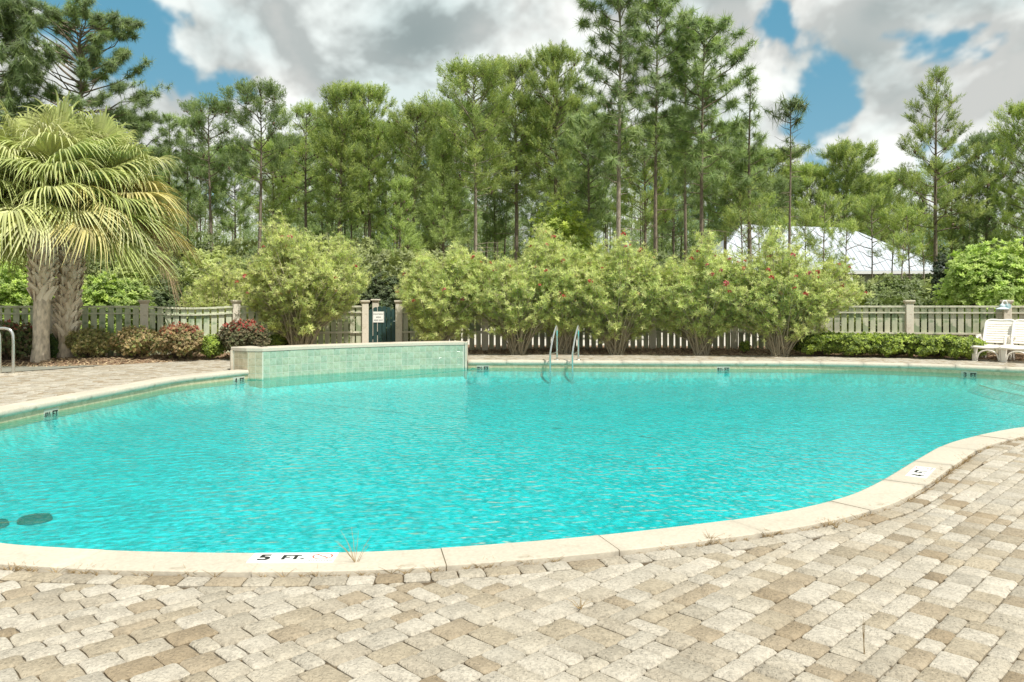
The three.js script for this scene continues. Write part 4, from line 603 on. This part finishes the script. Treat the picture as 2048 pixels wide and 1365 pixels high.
// far woods that read as one mass
{
  const r = rng(99), list = [], trunks = new Geo();
  for (let i = 0; i < 420; i++) {
    const d = 62 + r() * 34, px = -220 + 2500 * r(), x = wx(px, d); const top = px < 1500 ? 330 + 70 * Math.sin(px * .013 + 1) * .5 + r() * 90 : 400 + r() * 60; if (px > 1400 && px < 1900 && d < 66) continue;
    const h = wy(top, d) * (.85 + .25 * r()), w = 1.1 + 1.3 * r();
    trunks.tube([V(x, 0, -d), V(x + (r() - .5), h * .95, -d)], [.14, .03], 5, false);
    for (let k = 0; k < 70; k++) { const u = Math.pow(r(), .7), y = lerp(h, h * .2, u), a = r() * 6.28, q = w * (.25 + .75 * Math.sin(Math.PI * clamp(u * .8 + .12))) * Math.sqrt(r()), c = PAL.far[Math.floor(r() * 3)], s = .7 + .5 * r(); list.push({ m: M4(V(x + Math.cos(a) * q, y, -d + Math.sin(a) * q), qd(V(Math.cos(a), .4 + r(), Math.sin(a)), r() * 6), 1.7 + 1.2 * r()), c: rgb(c[0] * s, c[1] * s, c[2] * s) }); }
  }
  const g = new THREE.Group(); g.name = 'distant_woods'; g.userData.kind = 'stuff'; tag(g, 'hazy mass of distant pine woods behind all the single trees', 'woods'); scene.add(g);
  instanced('crowns', G.sandB, matW.pine, g, list); part('trunks', trunks.build(), M.bark, g, { kind: 'stuff' });
  // understory: brush between the fence and the pines
  const bl = [], st = new Geo();
  for (let i = 0; i < 900; i++) {
    const d = 25.5 + 26 * Math.pow(r(), .8), px = -200 + 2450 * r(), x = wx(px, d); if (px > 880 && px < 1660 && d < 45 && r() < .93) continue; if (px > 1380 && px < 1950 && d > 40) continue;
    const h = (px < 1600 ? 1.5 + 2.2 * r() : 1.2 + 1.3 * r()) * (d > 36 ? 1.45 : 1), w = .5 + .6 * r(), tone = r();
    for (let k = 0; k < 3; k++) st.tube([V(x, -.1, -d), V(x + (r() - .5) * w, h * .9, -d + (r() - .5) * w)], [.02, .006], 3, false);
    for (let k = 0; k < 70; k++) { const y = h * (1 - Math.pow(r(), 1.4) * .9), a = r() * 6.28, q = w * Math.sqrt(r()), s = .7 + .5 * r(), c = tone < .3 ? [.11, .14, .045] : tone < .65 ? [.18, .20, .08] : [.25, .28, .10]; bl.push({ m: M4(V(x + Math.cos(a) * q, y, -d + Math.sin(a) * q), qd(V(Math.cos(a), .6 + r(), Math.sin(a)), r() * 6), .8 + .7 * r()), c: rgb(c[0] * s, c[1] * s, c[2] * s) }); }
  }
  const u = new THREE.Group(); u.name = 'understory_brush'; u.userData.kind = 'stuff'; tag(u, 'dark tangled undergrowth between the fence and the pines', 'undergrowth'); scene.add(u);
  instanced('brush', G.brush, matW.soft, u, bl); part('stems', st.build(), M.twigDark, u, { kind: 'stuff' });
  console.log('tufts', tufts, 'far', list.length, 'brush', bl.length);
}

// ---------------------------------------------------------------- house beyond the trees
{
  const d = 48, t = thing('house', 'single-storey house with a white metal hip roof seen through the pines', 'house', [wx(1660, d), 0, -d - 4]);
  const W = 15.6, D = 8, eave = wy(541, d), rid = wy(449, d + 4);
  part('wall', boxUV(W - 1, eave, D - 1).translate(0, eave / 2, 0), M.houseWall, t);
  const A = [[-W / 2, D / 2], [W / 2, D / 2], [W / 2, -D / 2], [-W / 2, -D / 2]].map(([x, z]) => V(x, eave, z)), R = [V(-4.3, rid, 0), V(3.0, rid - .25, 0)];
  const face = (...p) => { const g = new Geo(), v = p.map((q) => g.v(q.x, q.y, q.z)); for (let i = 1; i + 1 < v.length; i++) g.tri(v[0], v[i], v[i + 1]); const lo = p.map((q) => g.v(q.x, q.y - .12, q.z)); for (let i = 0; i < v.length; i++) { const j = (i + 1) % v.length; g.quad(v[i], lo[i], lo[j], v[j]); } return g.build(false); };
  const roof = part('roof', mergeGeometries([face(A[0], A[1], R[1], R[0]), face(A[1], A[2], R[1]), face(A[2], A[3], R[0], R[1]), face(A[3], A[0], R[0])]), M.roof, t);
  // standing seams on the front slope
  for (let x = -W / 2 + .4; x < W / 2; x += .42) { const tl = x < R[0].x ? (x + W / 2) / (R[0].x + W / 2) : x > R[1].x ? (W / 2 - x) / (W / 2 - R[1].x) : 1; const y1 = lerp(eave, x > 0 ? lerp(rid, rid - .25, clamp((x + 4.3) / 7.3)) : lerp(rid, rid - .25, clamp((x + 4.3) / 7.3)), tl), z1 = lerp(D / 2, 0, tl); const s = part('seam', new Geo().tube([V(x, eave + .02, D / 2), V(x, y1 + .0, z1)], .011, 4).build(), M.roof, roof); s.name = numbered('seam'); }
  part('fascia', boxUV(W + .1, .18, .06).translate(0, eave - .14, D / 2 + .04), M.white, t);
  for (const x of [-5, -2.2, 1.2, 4.6]) { const w = part('window', boxUV(1.1, 1.3, .06).translate(x, 1.7, D / 2 - .48), M.white, t); part('pane', boxUV(.94, 1.14, .03).translate(x, 1.7, D / 2 - .44), M.glass, w); }
  for (let k = 0; k < 6; k++) part('porch_post', boxUV(.16, eave - .2, .16).translate(-7 + k * 2.8, (eave - .2) / 2, D / 2 - .12), M.white, t);
  const t2 = thing('house', 'small white building glimpsed behind trees right of the gate', 'house', [wx(795, 58), 0, -60]);
  const e2 = wy(545, 58), r2 = wy(497, 60);
  part('wall', boxUV(4, e2, 3).translate(0, e2 / 2, 0), M.houseWall, t2);
  const B = [[-2.3, 1.8], [2.3, 1.8], [2.3, -1.8], [-2.3, -1.8]].map(([x, z]) => V(x, e2, z)), RR = [V(-1.6, r2, 0), V(1.6, r2, 0)]; part('roof', mergeGeometries([face(B[0], B[1], RR[1], RR[0]), face(B[1], B[2], RR[1]), face(B[2], B[3], RR[0], RR[1]), face(B[3], B[0], RR[0])]), M.roof, t2); part('window', boxUV(.9, .9, .05).translate(.4, 1.6, 1.53), M.glass, t2);
}

// ---------------------------------------------------------------- oleanders and shrubs
const bloom = (() => { const r = rng(55), g = new Geo(); for (let k = 0; k < 16; k++) { const a = r() * 6.28, el = r() * 1.4, c = V(Math.sin(el) * Math.cos(a), Math.cos(el), Math.sin(el) * Math.sin(a)).multiplyScalar(.055 * (.6 + .5 * r())), s = V(r() - .5, r() - .5, r() - .5).normalize(), u = s.clone().cross(c).normalize(); const P = [c.clone().addScaledVector(s, .026), c.clone().addScaledVector(u, .022), c.clone().addScaledVector(s, -.026), c.clone().addScaledVector(u, -.022)].map((p) => g.v(p.x, p.y, p.z)); g.quad(...P); } return g.build(false); })();
const bloomMats = [rgb(.50, .05, .05), rgb(.56, .14, .13), rgb(.46, .08, .04)].map((c) => leafMat(c, .3, .85));
function oleander(o) {
  const d = o.d, X = wx(o.px, d), r = rng(Math.round(o.px * 3 + 17)), t = thing('oleander', o.label, 'shrub', [X, 0, -d], 0, o.group);
  const H = wy(o.top, d), wl = (o.px - o.l) * d / F, wr = (o.r - o.px) * d / F, stems = new Geo(), leaves = [];
  const pal = o.pal ?? [[.30, .335, .085], [.25, .295, .07], [.36, .38, .13], [.19, .235, .055]];
  const put = (p, dir) => { const c = pal[Math.floor(r() * pal.length)], k = .8 + .4 * r(); leaves.push({ m: M4(p, qd(dir, r() * 6.28), (.56 + .42 * r())), c: rgb(c[0] * k, c[1] * k, c[2] * k) }); };
  const tips = []; const depth = o.depth ?? 1.15, n = o.n ?? 120;
  for (let i = 0; i < n; i++) {
    const a = i * 2.399, q = Math.sqrt((i + .5) / n), cx = Math.cos(a), ex = q * cx * (cx > 0 ? wr : wl), ez = q * Math.sin(a) * depth, f = clamp(1 - .5 * Math.pow(q, 3.4)) * (i % 5 < 2 ? .26 + .62 * r() : 1), lump = .84 + .1 * Math.sin(ex * 3.1 + o.px) + .07 * Math.sin(ex * 7.3 + o.px * 2) + .16 * (r() - .5);
    const ey = Math.max(.5, H * (.08 + .92 * f) * lump), root = V((r() - .5) * .35, 0, (r() - .5) * .3), fan = lerp(.5, 1, sstep(.15, .6, ey / H)), tip = V(ex * fan, ey, ez * fan), m1 = root.clone().lerp(tip, .4), m2 = root.clone().lerp(tip, .75); m1.y += .12 * ey * q; m2.y += .1 * ey * q; m1.x -= ex * .06;
    stems.tube([root, m1, m2, tip], [.02, .014, .01, .005], 4, false); tips.push(tip);
    const C = new THREE.CatmullRomCurve3([root, m1, m2, tip]), out = V(ex, .7 * ey, ez).normalize();
    for (let k = 0; k < Math.round((o.k ?? 15) * 1.35); k++) { const s = 1 - Math.pow(r(), 1.5) * (o.reach ?? .62), p = C.getPoint(s); if (p.y < .35 && r() < .8) continue; const sd = V((r() - .5) * 2, r() * 1.4 - .2, (r() - .5) * 2).normalize().addScaledVector(out, .5).normalize(), e = p.clone().addScaledVector(sd, .1 + .24 * r()); stems.tube([p, e], [.005, .003], 3, false); put(e, sd.clone().add(V(0, .4, 0))); if (r() < .6) put(p.clone().lerp(e, .45), sd); }
    put(tip, out.clone().add(V(0, .6, 0))); put(tip.clone().addScaledVector(out, -.1), out);
  }
  part('stems', stems.build(), M.twig, t, { kind: 'stuff' }); instanced('foliage', r() < .5 ? G.ole : G.oleB, matW.ole, t, leaves);
  for (let k = 0; k < (o.blooms ?? 16); k++) { let p = tips[Math.floor(r() * tips.length)]; for (let q = 0; q < 6 && (p.z < -.1 || p.y < H * .3); q++) p = tips[Math.floor(r() * tips.length)]; const b = part('flower_cluster', bloom, bloomMats[Math.floor(r() * 3)], t); b.name = numbered('flower_cluster'); b.position.set(p.x * 1.05 + (r() - .5) * .12, p.y + .02 + r() * .12, p.z * 1.05 + r() * .18); b.rotation.y = r() * 6; b.scale.setScalar(.75 + .75 * r()); }
  return leaves.length;
}
const og = 'red-flowering oleanders along the fence';
let nl = 0;
for (const o of [
  { px: 600, d: 20.4, top: 447, l: 470, r: 742, n: 260, k: 15, blooms: 15, label: 'large round red-flowered oleander left of the green gate' },
  { px: 872, d: 20.9, top: 492, l: 800, r: 1000, n: 210, blooms: 10, label: 'oleander immediately right of the green gate, behind wall end' },
  { px: 1036, d: 20.9, top: 488, l: 905, r: 1165, n: 210, blooms: 10, label: 'oleander with dark base left of the pool ladder' },
  { px: 1128, d: 21.2, top: 462, l: 1020, r: 1250, n: 160, blooms: 22, label: 'tallest red-flowered oleander behind the pool ladder' },
  { px: 1232, d: 20.9, top: 484, l: 1100, r: 1365, n: 210, blooms: 22, label: 'oleander just right of the pool ladder' },
  { px: 1402, d: 20.7, top: 486, l: 1260, r: 1530, n: 220, blooms: 20, label: 'oleander with many bare brown stems in the middle of the right row' },
  { px: 1560, d: 20.2, top: 482, l: 1415, r: 1728, n: 250, blooms: 26, label: 'right-hand end oleander beside the low clipped hedge' },
]) nl += oleander({ ...o, group: og });
nl += oleander({ px: 440, d: 22.6, top: 520, l: 368, r: 520, n: 80, k: 13, blooms: 0, label: 'flowerless grey-green oleander behind the scalloped fence panel' });
console.log('oleander leaves', nl);

function shrub(o) {
  const d = o.d, X = wx(o.px, d), Y0 = o.y0 ?? .06, H = wy(o.top, d) - Y0, W = o.w * d / F, r = rng(Math.round(o.px * 5 + 3)), t = thing(o.name ?? 'shrub', o.label, o.cat ?? 'shrub', [X, Y0, -d], 0, o.group), L = [], st = new Geo(), ph = r() * 6;
  for (let i = 0; i < o.n; i++) {
    const u = r() * 2 - 1, a = r() * 6.283, s = Math.sqrt(1 - u * u), lump = .86 + .14 * Math.sin(a * 4 + ph + u * 3) + .1 * (r() - .5), q = Math.pow(r(), .35) * lump, box = o.box ?? 1, px = Math.sign(s * Math.cos(a)) * Math.pow(Math.abs(s * Math.cos(a)), box), py = Math.sign(u) * Math.pow(Math.abs(u), box);
    const p = V(px * q * W, H * .5 + py * q * H * .5, s * Math.sin(a) * q * (o.dep ?? W)), dir = V(p.x / W, (p.y / H - .3) * 1.6 + .3, p.z / W).add(V((r() - .5) * .9, r() * .5, (r() - .5) * .9));
    const topness = p.y / H, c = o.tip && topness > .62 + .25 * r() && r() < (o.tipP ?? .6) ? o.tip[Math.floor(r() * o.tip.length)] : o.pal[Math.floor(r() * o.pal.length)], k = .75 + .5 * r();
    L.push({ m: M4(p, qd(dir, r() * 6.28), (o.s ?? 1) * (.75 + .5 * r())), c: rgb(c[0] * k, c[1] * k, c[2] * k) });
    if (i % 14 === 0) st.tube([V(p.x * .12, 0, p.z * .12), V(p.x * .6, p.y * .6, p.z * .6), p], [.012, .008, .003], 3, false);
  }
  part('stems', st.build(), M.twigDark, t, { kind: 'stuff' }); instanced('foliage', o.geo ?? G.small, matW.soft, t, L); return t;
}
const RED = [[.20, .15, .08], [.27, .23, .12], [.14, .15, .06], [.30, .22, .14]], REDT = [[.24, .065, .045], [.24, .10, .06], [.26, .11, .07]], GRN = [[.13, .19, .03], [.20, .26, .04], [.25, .30, .05]];
const lg = 'red-tipped shrubs along the left fence';
shrub({ px: 20, d: 17.6, top: 640, w: 62, n: 2600, pal: [[.07, .10, .03], [.10, .12, .04], [.13, .09, .05]], tip: [[.28, .07, .07]], tipP: .25, label: 'dark shrub behind the steel handrail at the left edge', group: lg });
shrub({ px: 112, d: 18.3, top: 668, w: 22, n: 700, pal: [[.06, .11, .03], [.09, .15, .03]], geo: G.round, label: 'small dark green shrub between the two palm trunks' });
shrub({ px: 180, d: 18.2, top: 655, w: 46, n: 2400, pal: [[.21, .19, .08], [.28, .25, .12], [.16, .18, .06], [.34, .29, .18]], label: 'brownish green shrub right of the palm trunks', group: lg });
shrub({ px: 272, d: 18.4, top: 651, w: 50, n: 2600, pal: [[.20, .16, .08], [.30, .24, .13], [.16, .19, .06], [.36, .27, .18]], label: 'brown leafed shrub in front of the left fence post', group: lg });
shrub({ px: 361, d: 18.6, top: 645, w: 52, n: 2800, pal: RED, tip: REDT, label: 'bright red-tipped shrub, second left of the water wall', group: lg });
shrub({ px: 424, d: 18.9, top: 668, w: 26, n: 1100, pal: GRN, geo: G.round, label: 'small yellow-green shrub between two red-tipped shrubs' });
shrub({ px: 486, d: 19.0, top: 636, w: 52, n: 2800, pal: [[.10, .09, .045], [.15, .12, .07], [.08, .09, .035]], tip: [[.30, .045, .04], [.24, .06, .045]], tipP: .5, label: 'dark shrub with vivid red top beside the left end of the water wall', group: lg });
shrub({ px: 556, d: 20.6, top: 666, w: 24, n: 600, pal: GRN, geo: G.round, label: 'small green shrub at the foot of the lone oleander' });
shrub({ px: 1245 + 245, d: 21.2, top: 682, w: 12, n: 160, pal: GRN, geo: G.round, label: 'tiny green sprout by the fence between the right oleanders' });
const hp = [[.155, .20, .03], [.22, .275, .042], [.27, .32, .055], [.10, .14, .025]];
const hg = 'low clipped hedge shrubs at right';
for (const [px, d, top, w, label] of [[1638, 20.3, 664, 50, 'leftmost low hedge shrub under the end oleander'], [1712, 20.0, 666, 54, 'low hedge shrub left of the right fence post'], [1790, 19.8, 667, 58, 'low hedge shrub below the right fence post'], [1868, 19.4, 669, 54, 'low hedge shrub, second from the loungers'], [1926, 18.95, 674, 36, 'low hedge shrub nearest the white loungers']]) shrub({ name: 'hedge_shrub', px, d, top, w, n: 2300, pal: hp, geo: G.round, box: .62, dep: .55, label: `glossy yellow-green ${label}`, group: hg, s: 1.15 });
// shrubs beyond the fence
const bg = 'green shrubs beyond the fence';
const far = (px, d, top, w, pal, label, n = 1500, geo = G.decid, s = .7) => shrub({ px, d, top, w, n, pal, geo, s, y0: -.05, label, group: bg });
const BRIGHT = [[.22, .29, .06], [.28, .34, .08], [.16, .22, .05]];  // bright green leaf tones
far(18, 24, 512, 80, BRIGHT, 'bright green shrub beyond the fence at the far left edge'); far(110, 25.5, 548, 60, [[.13, .18, .05], [.2, .25, .07]], 'green shrub beyond the fence behind the palm trunks');
far(205, 24, 540, 52, BRIGHT, 'bright green shrub beyond the fence right of the palm trunks', 1300); far(262, 25, 548, 44, [[.2, .26, .08], [.26, .31, .1]], 'pale green shrub beyond the left fence post', 900);
far(330, 27, 560, 60, [[.06, .09, .03], [.09, .12, .04]], 'dark shrub beyond the left scalloped panel', 1000);
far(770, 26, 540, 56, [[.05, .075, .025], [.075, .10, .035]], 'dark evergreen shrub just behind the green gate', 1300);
far(1122, 33, 380, 78, [[.25, .30, .045], [.30, .34, .06], [.19, .25, .04]], 'bright yellow-green leafy tree behind the middle oleanders', 2200, G.decid, 1.0);
far(1975, 25, 476, 100, [[.27, .34, .09], [.33, .39, .13], [.2, .27, .07]], 'pale bright green shrub spilling over the right fence', 3000, G.decid, .8);
far(2050, 24.4, 462, 60, [[.27, .33, .08], [.34, .39, .13]], 'tall bright green shrub at the right frame edge beyond the fence', 1400, G.decid, .8);
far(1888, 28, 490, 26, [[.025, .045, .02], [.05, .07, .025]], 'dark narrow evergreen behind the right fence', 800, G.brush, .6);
far(1780, 30, 545, 60, [[.12, .16, .05], [.18, .22, .07]], 'mid green shrub beyond the fence under the white roof', 1100); far(1715, 31, 555, 40, [[.2, .23, .1], [.15, .18, .07]], 'greyish shrub beyond the fence right of the end oleander', 700);

// ---------------------------------------------------------------- palms
{
  const frondGeo = (seed, e, droop, petLen, R, fold = .25) => { // points +x, rises by e; returns [blade, petiole]
    const r = rng(seed), pet = [], T = V(Math.cos(e), Math.sin(e), 0); let p = V(0, 0, 0), dir = T.clone();
    pet.push(p.clone()); for (let k = 1; k <= 6; k++) { p = p.clone().addScaledVector(dir, petLen / 6); dir.y -= .035 + .02 * droop; dir.normalize(); pet.push(p.clone()); }
    const Hs = p, Sx = V(0, 0, 1), Nn = Sx.clone().cross(dir).normalize().multiplyScalar(-1); if (Nn.y < 0) Nn.multiplyScalar(-1);
    const g = new Geo(), n = 62, span = 2.45; g.c = [];
    for (let i = 0; i < n; i++) {
      const u = i / (n - 1) * 2 - 1, ph = u * span + (r() - .5) * .05, along = (1 - Math.abs(u)) * .42 * R, costa = Hs.clone().addScaledVector(dir, along); costa.y -= along * along * .35;
      const D = dir.clone().multiplyScalar(Math.cos(ph * .82)).addScaledVector(Sx, Math.sin(ph * .82)).addScaledVector(Nn, fold * (.5 + .5 * Math.abs(u))).normalize(), len = R * (.72 + .28 * Math.cos(u * 1.5)) * (.88 + .2 * r()), dr = droop * (.55 + .6 * r()), W = .0225 * R, seg = 6, rows = [], sh = .7 + .6 * r(), nv0 = g.p.length / 3;
      for (let k = 0; k <= seg; k++) { const s = k / seg, q = costa.clone().addScaledVector(D, len * s * (1 - .12 * dr * s)); const bend = Math.max(0, s - .3); q.y -= dr * len * bend * bend * 1.35; q.z += (r() - .5) * .012; const w = W * (s < .2 ? .3 + 3.2 * s : Math.pow(1 - (s - .2) / .8, .75)) + .0015, side = Sx.clone().multiplyScalar(Math.cos(ph * .82)).addScaledVector(dir, -Math.sin(ph * .82)).normalize(); const a = g.v(q.x - side.x * w, q.y - side.y * w + w * .8, q.z - side.z * w), b = g.v(q.x, q.y, q.z), c = g.v(q.x + side.x * w, q.y + side.y * w + w * .8, q.z + side.z * w); rows.push([a, b, c]); }
      for (let k = 0; k < seg; k++) { const A = rows[k], B = rows[k + 1]; g.quad(A[0], A[1], B[1], B[0]); g.quad(A[1], A[2], B[2], B[1]); }
      for (let k = nv0; k < g.p.length / 3; k++) g.c.push(sh, sh, sh * .95);
    }
    return [g.build(false), new Geo().tube(pet, pet.map((_, k) => .022 - .0018 * k), 5).build()];
  };
  const classes = [[1.36, .8], [1.12, .9], [.88, .95], [.62, .95], [.36, .95], [.14, .95], [-.08, .9]].map(([e, dr], i) => [0, 1].map((k) => frondGeo(100 + i * 2 + k, e + (k - .5) * .12, dr, 1.05, 1.36)));
  const dead = [0, 1].map((k) => frondGeo(200 + k, -1.0, 1.2, .85, 1.0, .6));
  const green = [rgb(.49, .54, .18), rgb(.57, .60, .24), rgb(.42, .48, .15), rgb(.64, .64, .33)].map((c) => leafMat(c, .34, .8, { vertexColors: true, clearcoat: .35, clearcoatRoughness: .35 })), gold = [rgb(.62, .55, .22), rgb(.66, .58, .28)].map((c) => leafMat(c, .34, .8, { vertexColors: true, clearcoat: .25, clearcoatRoughness: .4 })), brown = leafMat(rgb(.40, .28, .17), .2, .7, { vertexColors: true }), petM = std({ color: rgb(.42, .42, .16), roughness: .5 });
  function palm(o) {
    const d = o.d, t = thing('palm_tree', o.label, 'palm tree', [wx(o.px, d), .04, -d], 0, o.group), r = rng(o.px * 11), top = o.h;
    const tp = [], rad = []; for (let k = 0; k <= 12; k++) { const u = k / 12; tp.push(V(o.lean * u + o.bow * Math.sin(u * 3.1), top * u, 0)); rad.push((u < .12 ? lerp(o.r * 1.28, o.r, Math.sqrt(u / .12)) : o.r) * (1 + .02 * Math.sin(k * 2.1))); }
    tp[0].y = -.1; part('trunk', new Geo().tube(tp, rad, 20).build(), M.palmTrunk, t);
    const at = (y) => { const u = clamp(y / top) * 12, i = Math.min(11, Math.floor(u)); return tp[i].clone().lerp(tp[i + 1], u - i); };
    // crossed old leaf bases
    const bootG = [0, 1, 2].map((k) => { const w0 = .075, w1 = .03, L = .30 + .04 * k, g = new Geo(), n = 4; for (let i = 0; i <= n; i++) { const s = i / n, w = lerp(w0, w1, s), h = .012 + .03 * s, y = s * L, z = .01 + s * s * .03; g.v(-w, y, z); g.v(-w * .6, y, z + h * .8); g.v(w * .6, y, z + h); g.v(w, y, z); if (i) { const q = 4 * i; for (let j = 0; j < 3; j++) g.quad(q - 4 + j, q - 3 + j, q + 1 + j, q + j); } } const q = 4 * n; g.quad(q, q + 1, q + 2, q + 3); return g.build(false); });
    let ring = 0; for (let y = o.boot; y < top - .1; y += .125, ring++) { const n = 9; for (let k = 0; k < n; k++) { const a = (k + (ring % 2) * .5) / n * 6.283 + r() * .12, c = at(y), R = o.r * .93; const b = part('leaf_base', bootG[Math.floor(r() * 3)], M.boot[Math.floor(r() * 3)], t); b.name = numbered('leaf_base'); b.position.set(c.x + Math.sin(a) * R, y, c.z + Math.cos(a) * R); b.rotation.set(0, a, 0); b.rotateZ((ring % 2 ? 1 : -1) * (.52 + .15 * r())); b.rotateX(.05 + .08 * r()); } }
    const c0 = at(top), nF = o.n;
    for (let i = 0; i < nF; i++) {
      const u = (i + .5) / nF, ci = Math.min(6, Math.floor(u * 7.0)), az = i * 2.399 + o.phase, k = r() < .5 ? 0 : 1, [bg2, pg] = classes[ci][k]; const side = Math.cos(az);
      const goldish = o.gold && u > .5 && side > -.1 && r() < .85, m = goldish ? gold[Math.floor(r() * 2)] : green[Math.floor(r() * 4)];
      const f = part('frond', bg2, m, t); f.name = numbered('frond'); f.position.set(c0.x + Math.cos(az) * .1, top + .05 - u * .35, c0.z - Math.sin(az) * .1); f.rotation.y = az; f.rotateX((r() - .5) * .9); f.scale.setScalar((.88 + .24 * r()) * (o.s ?? 1)); const p = part('petiole', pg, petM, f);
    }
    for (const az of o.dead) { const [bg2, pg] = dead[0]; const f = part('frond', bg2, brown, t, { label: 'dry brown hanging frond' }); f.name = numbered('frond'); f.position.set(c0.x + Math.cos(az) * 1.2, top - .15, c0.z - Math.sin(az) * 1.2); f.rotation.y = az; part('petiole', pg, M.boot[1], f); }
    return t;
  }
  palm({ px: 80, d: 17.6, h: 3.72, r: .172, lean: .1, bow: 0, boot: 1.45, n: 64, phase: .4, dead: [], s: .95, label: 'left palm with a smooth pale lower trunk and big fan crown' });
  palm({ px: 131, d: 18.3, h: 3.8, r: .172, lean: .32, bow: -.06, boot: .45, n: 70, phase: 1.7, gold: true, dead: [.15], s: .93, label: 'right palm with criss-cross trunk and golden drooping fronds' });
}

// ---------------------------------------------------------------- small things
{
  const r = rng(40), dry = std({ color: rgb(.36, .26, .13), roughness: 1, side: THREE.DoubleSide });
  const tuft = (n, h, sp, seed) => { const q = rng(seed), g = new Geo(); for (let i = 0; i < n; i++) { const a = q() * 6.28, L = h * (.45 + .6 * q()), e = V(Math.cos(a) * sp * L * q() * 2, L, Math.sin(a) * sp * L * q() * 2), m = e.clone().multiplyScalar(.55); m.y += L * .12; g.tube([V((q() - .5) * .015, 0, (q() - .5) * .015), m, e], [.0016, .0012, .0006], 3, false); } return g.build(false); };
  const weed = (px, py, n, h, sp, label) => { const [x, z] = gp(px, py, 0), t = thing('weed', label, 'weed', [x, .0, z], 0); part('stems', tuft(n, h, sp, px), dry, t); };
  weed(712, 1132, 9, .17, .7, 'dry tall weed growing at the coping edge right of the 5 FT. tiles'); weed(1728, 1308, 3, .19, .07, 'single thin grass stalk standing between pavers at lower right'); weed(1420, 1084, 16, .06, .9, 'small dry grass tuft at the coping edge near centre right'); weed(1672, 1056, 14, .05, .9, 'tiny dark weed between border pavers right of centre'); weed(1160, 1218, 12, .05, .9, 'short grass tuft in a paver joint right of centre');
  // fine dry grass along the coping joint
  const G2 = tuft(7, .05, .9, 3), edge = offsetOpen(rimAll, COPE + .004), L = []; const pick = edge.filter(([x, z]) => -z < 9 && Math.abs(x) < 7);
  for (let i = 0; i < 900; i++) { const p = pick[Math.floor(r() * pick.length)]; if (r() < .3 + .4 * Math.sin(p[0] * 3)) continue; L.push({ m: M4(V(p[0] + (r() - .5) * .1, -.012, p[1] + (r() - .5) * .03), new THREE.Quaternion().setFromAxisAngle(UP, r() * 6), .4 + .7 * r()) }); }
  tag(instanced('joint_grass', G2, dry, scene, L), 'dry grass blades sprouting along the coping joint', 'grass');
  // joint debris
  const tw = thing('twig', 'thin fallen twig lying on the far paved strip', 'twig', [...(([x, z]) => [x, .012, z])(gp(1530, 716))], .2); part('stem', new Geo().tube([V(-.28, 0, 0), V(-.1, .01, .02), V(.12, 0, 0), V(.3, .012, .05)], .007, 5).add(new Geo().tube([V(.05, .005, 0), V(.16, .012, -.09)], .005, 4).build()).build(), M.twigDark, tw);
  const lf = gp(1318, 912, -.15), leaf = thing('leaf', 'small reddish leaf floating on the pool water', 'leaf', [lf[0], -.145, lf[1]]); part('blade', new THREE.SphereGeometry(.022, 8, 4).scale(1, .08, .6), leafMat(rgb(.4, .18, .08), 0, .7), leaf);
}
renderer.render(scene, camera);
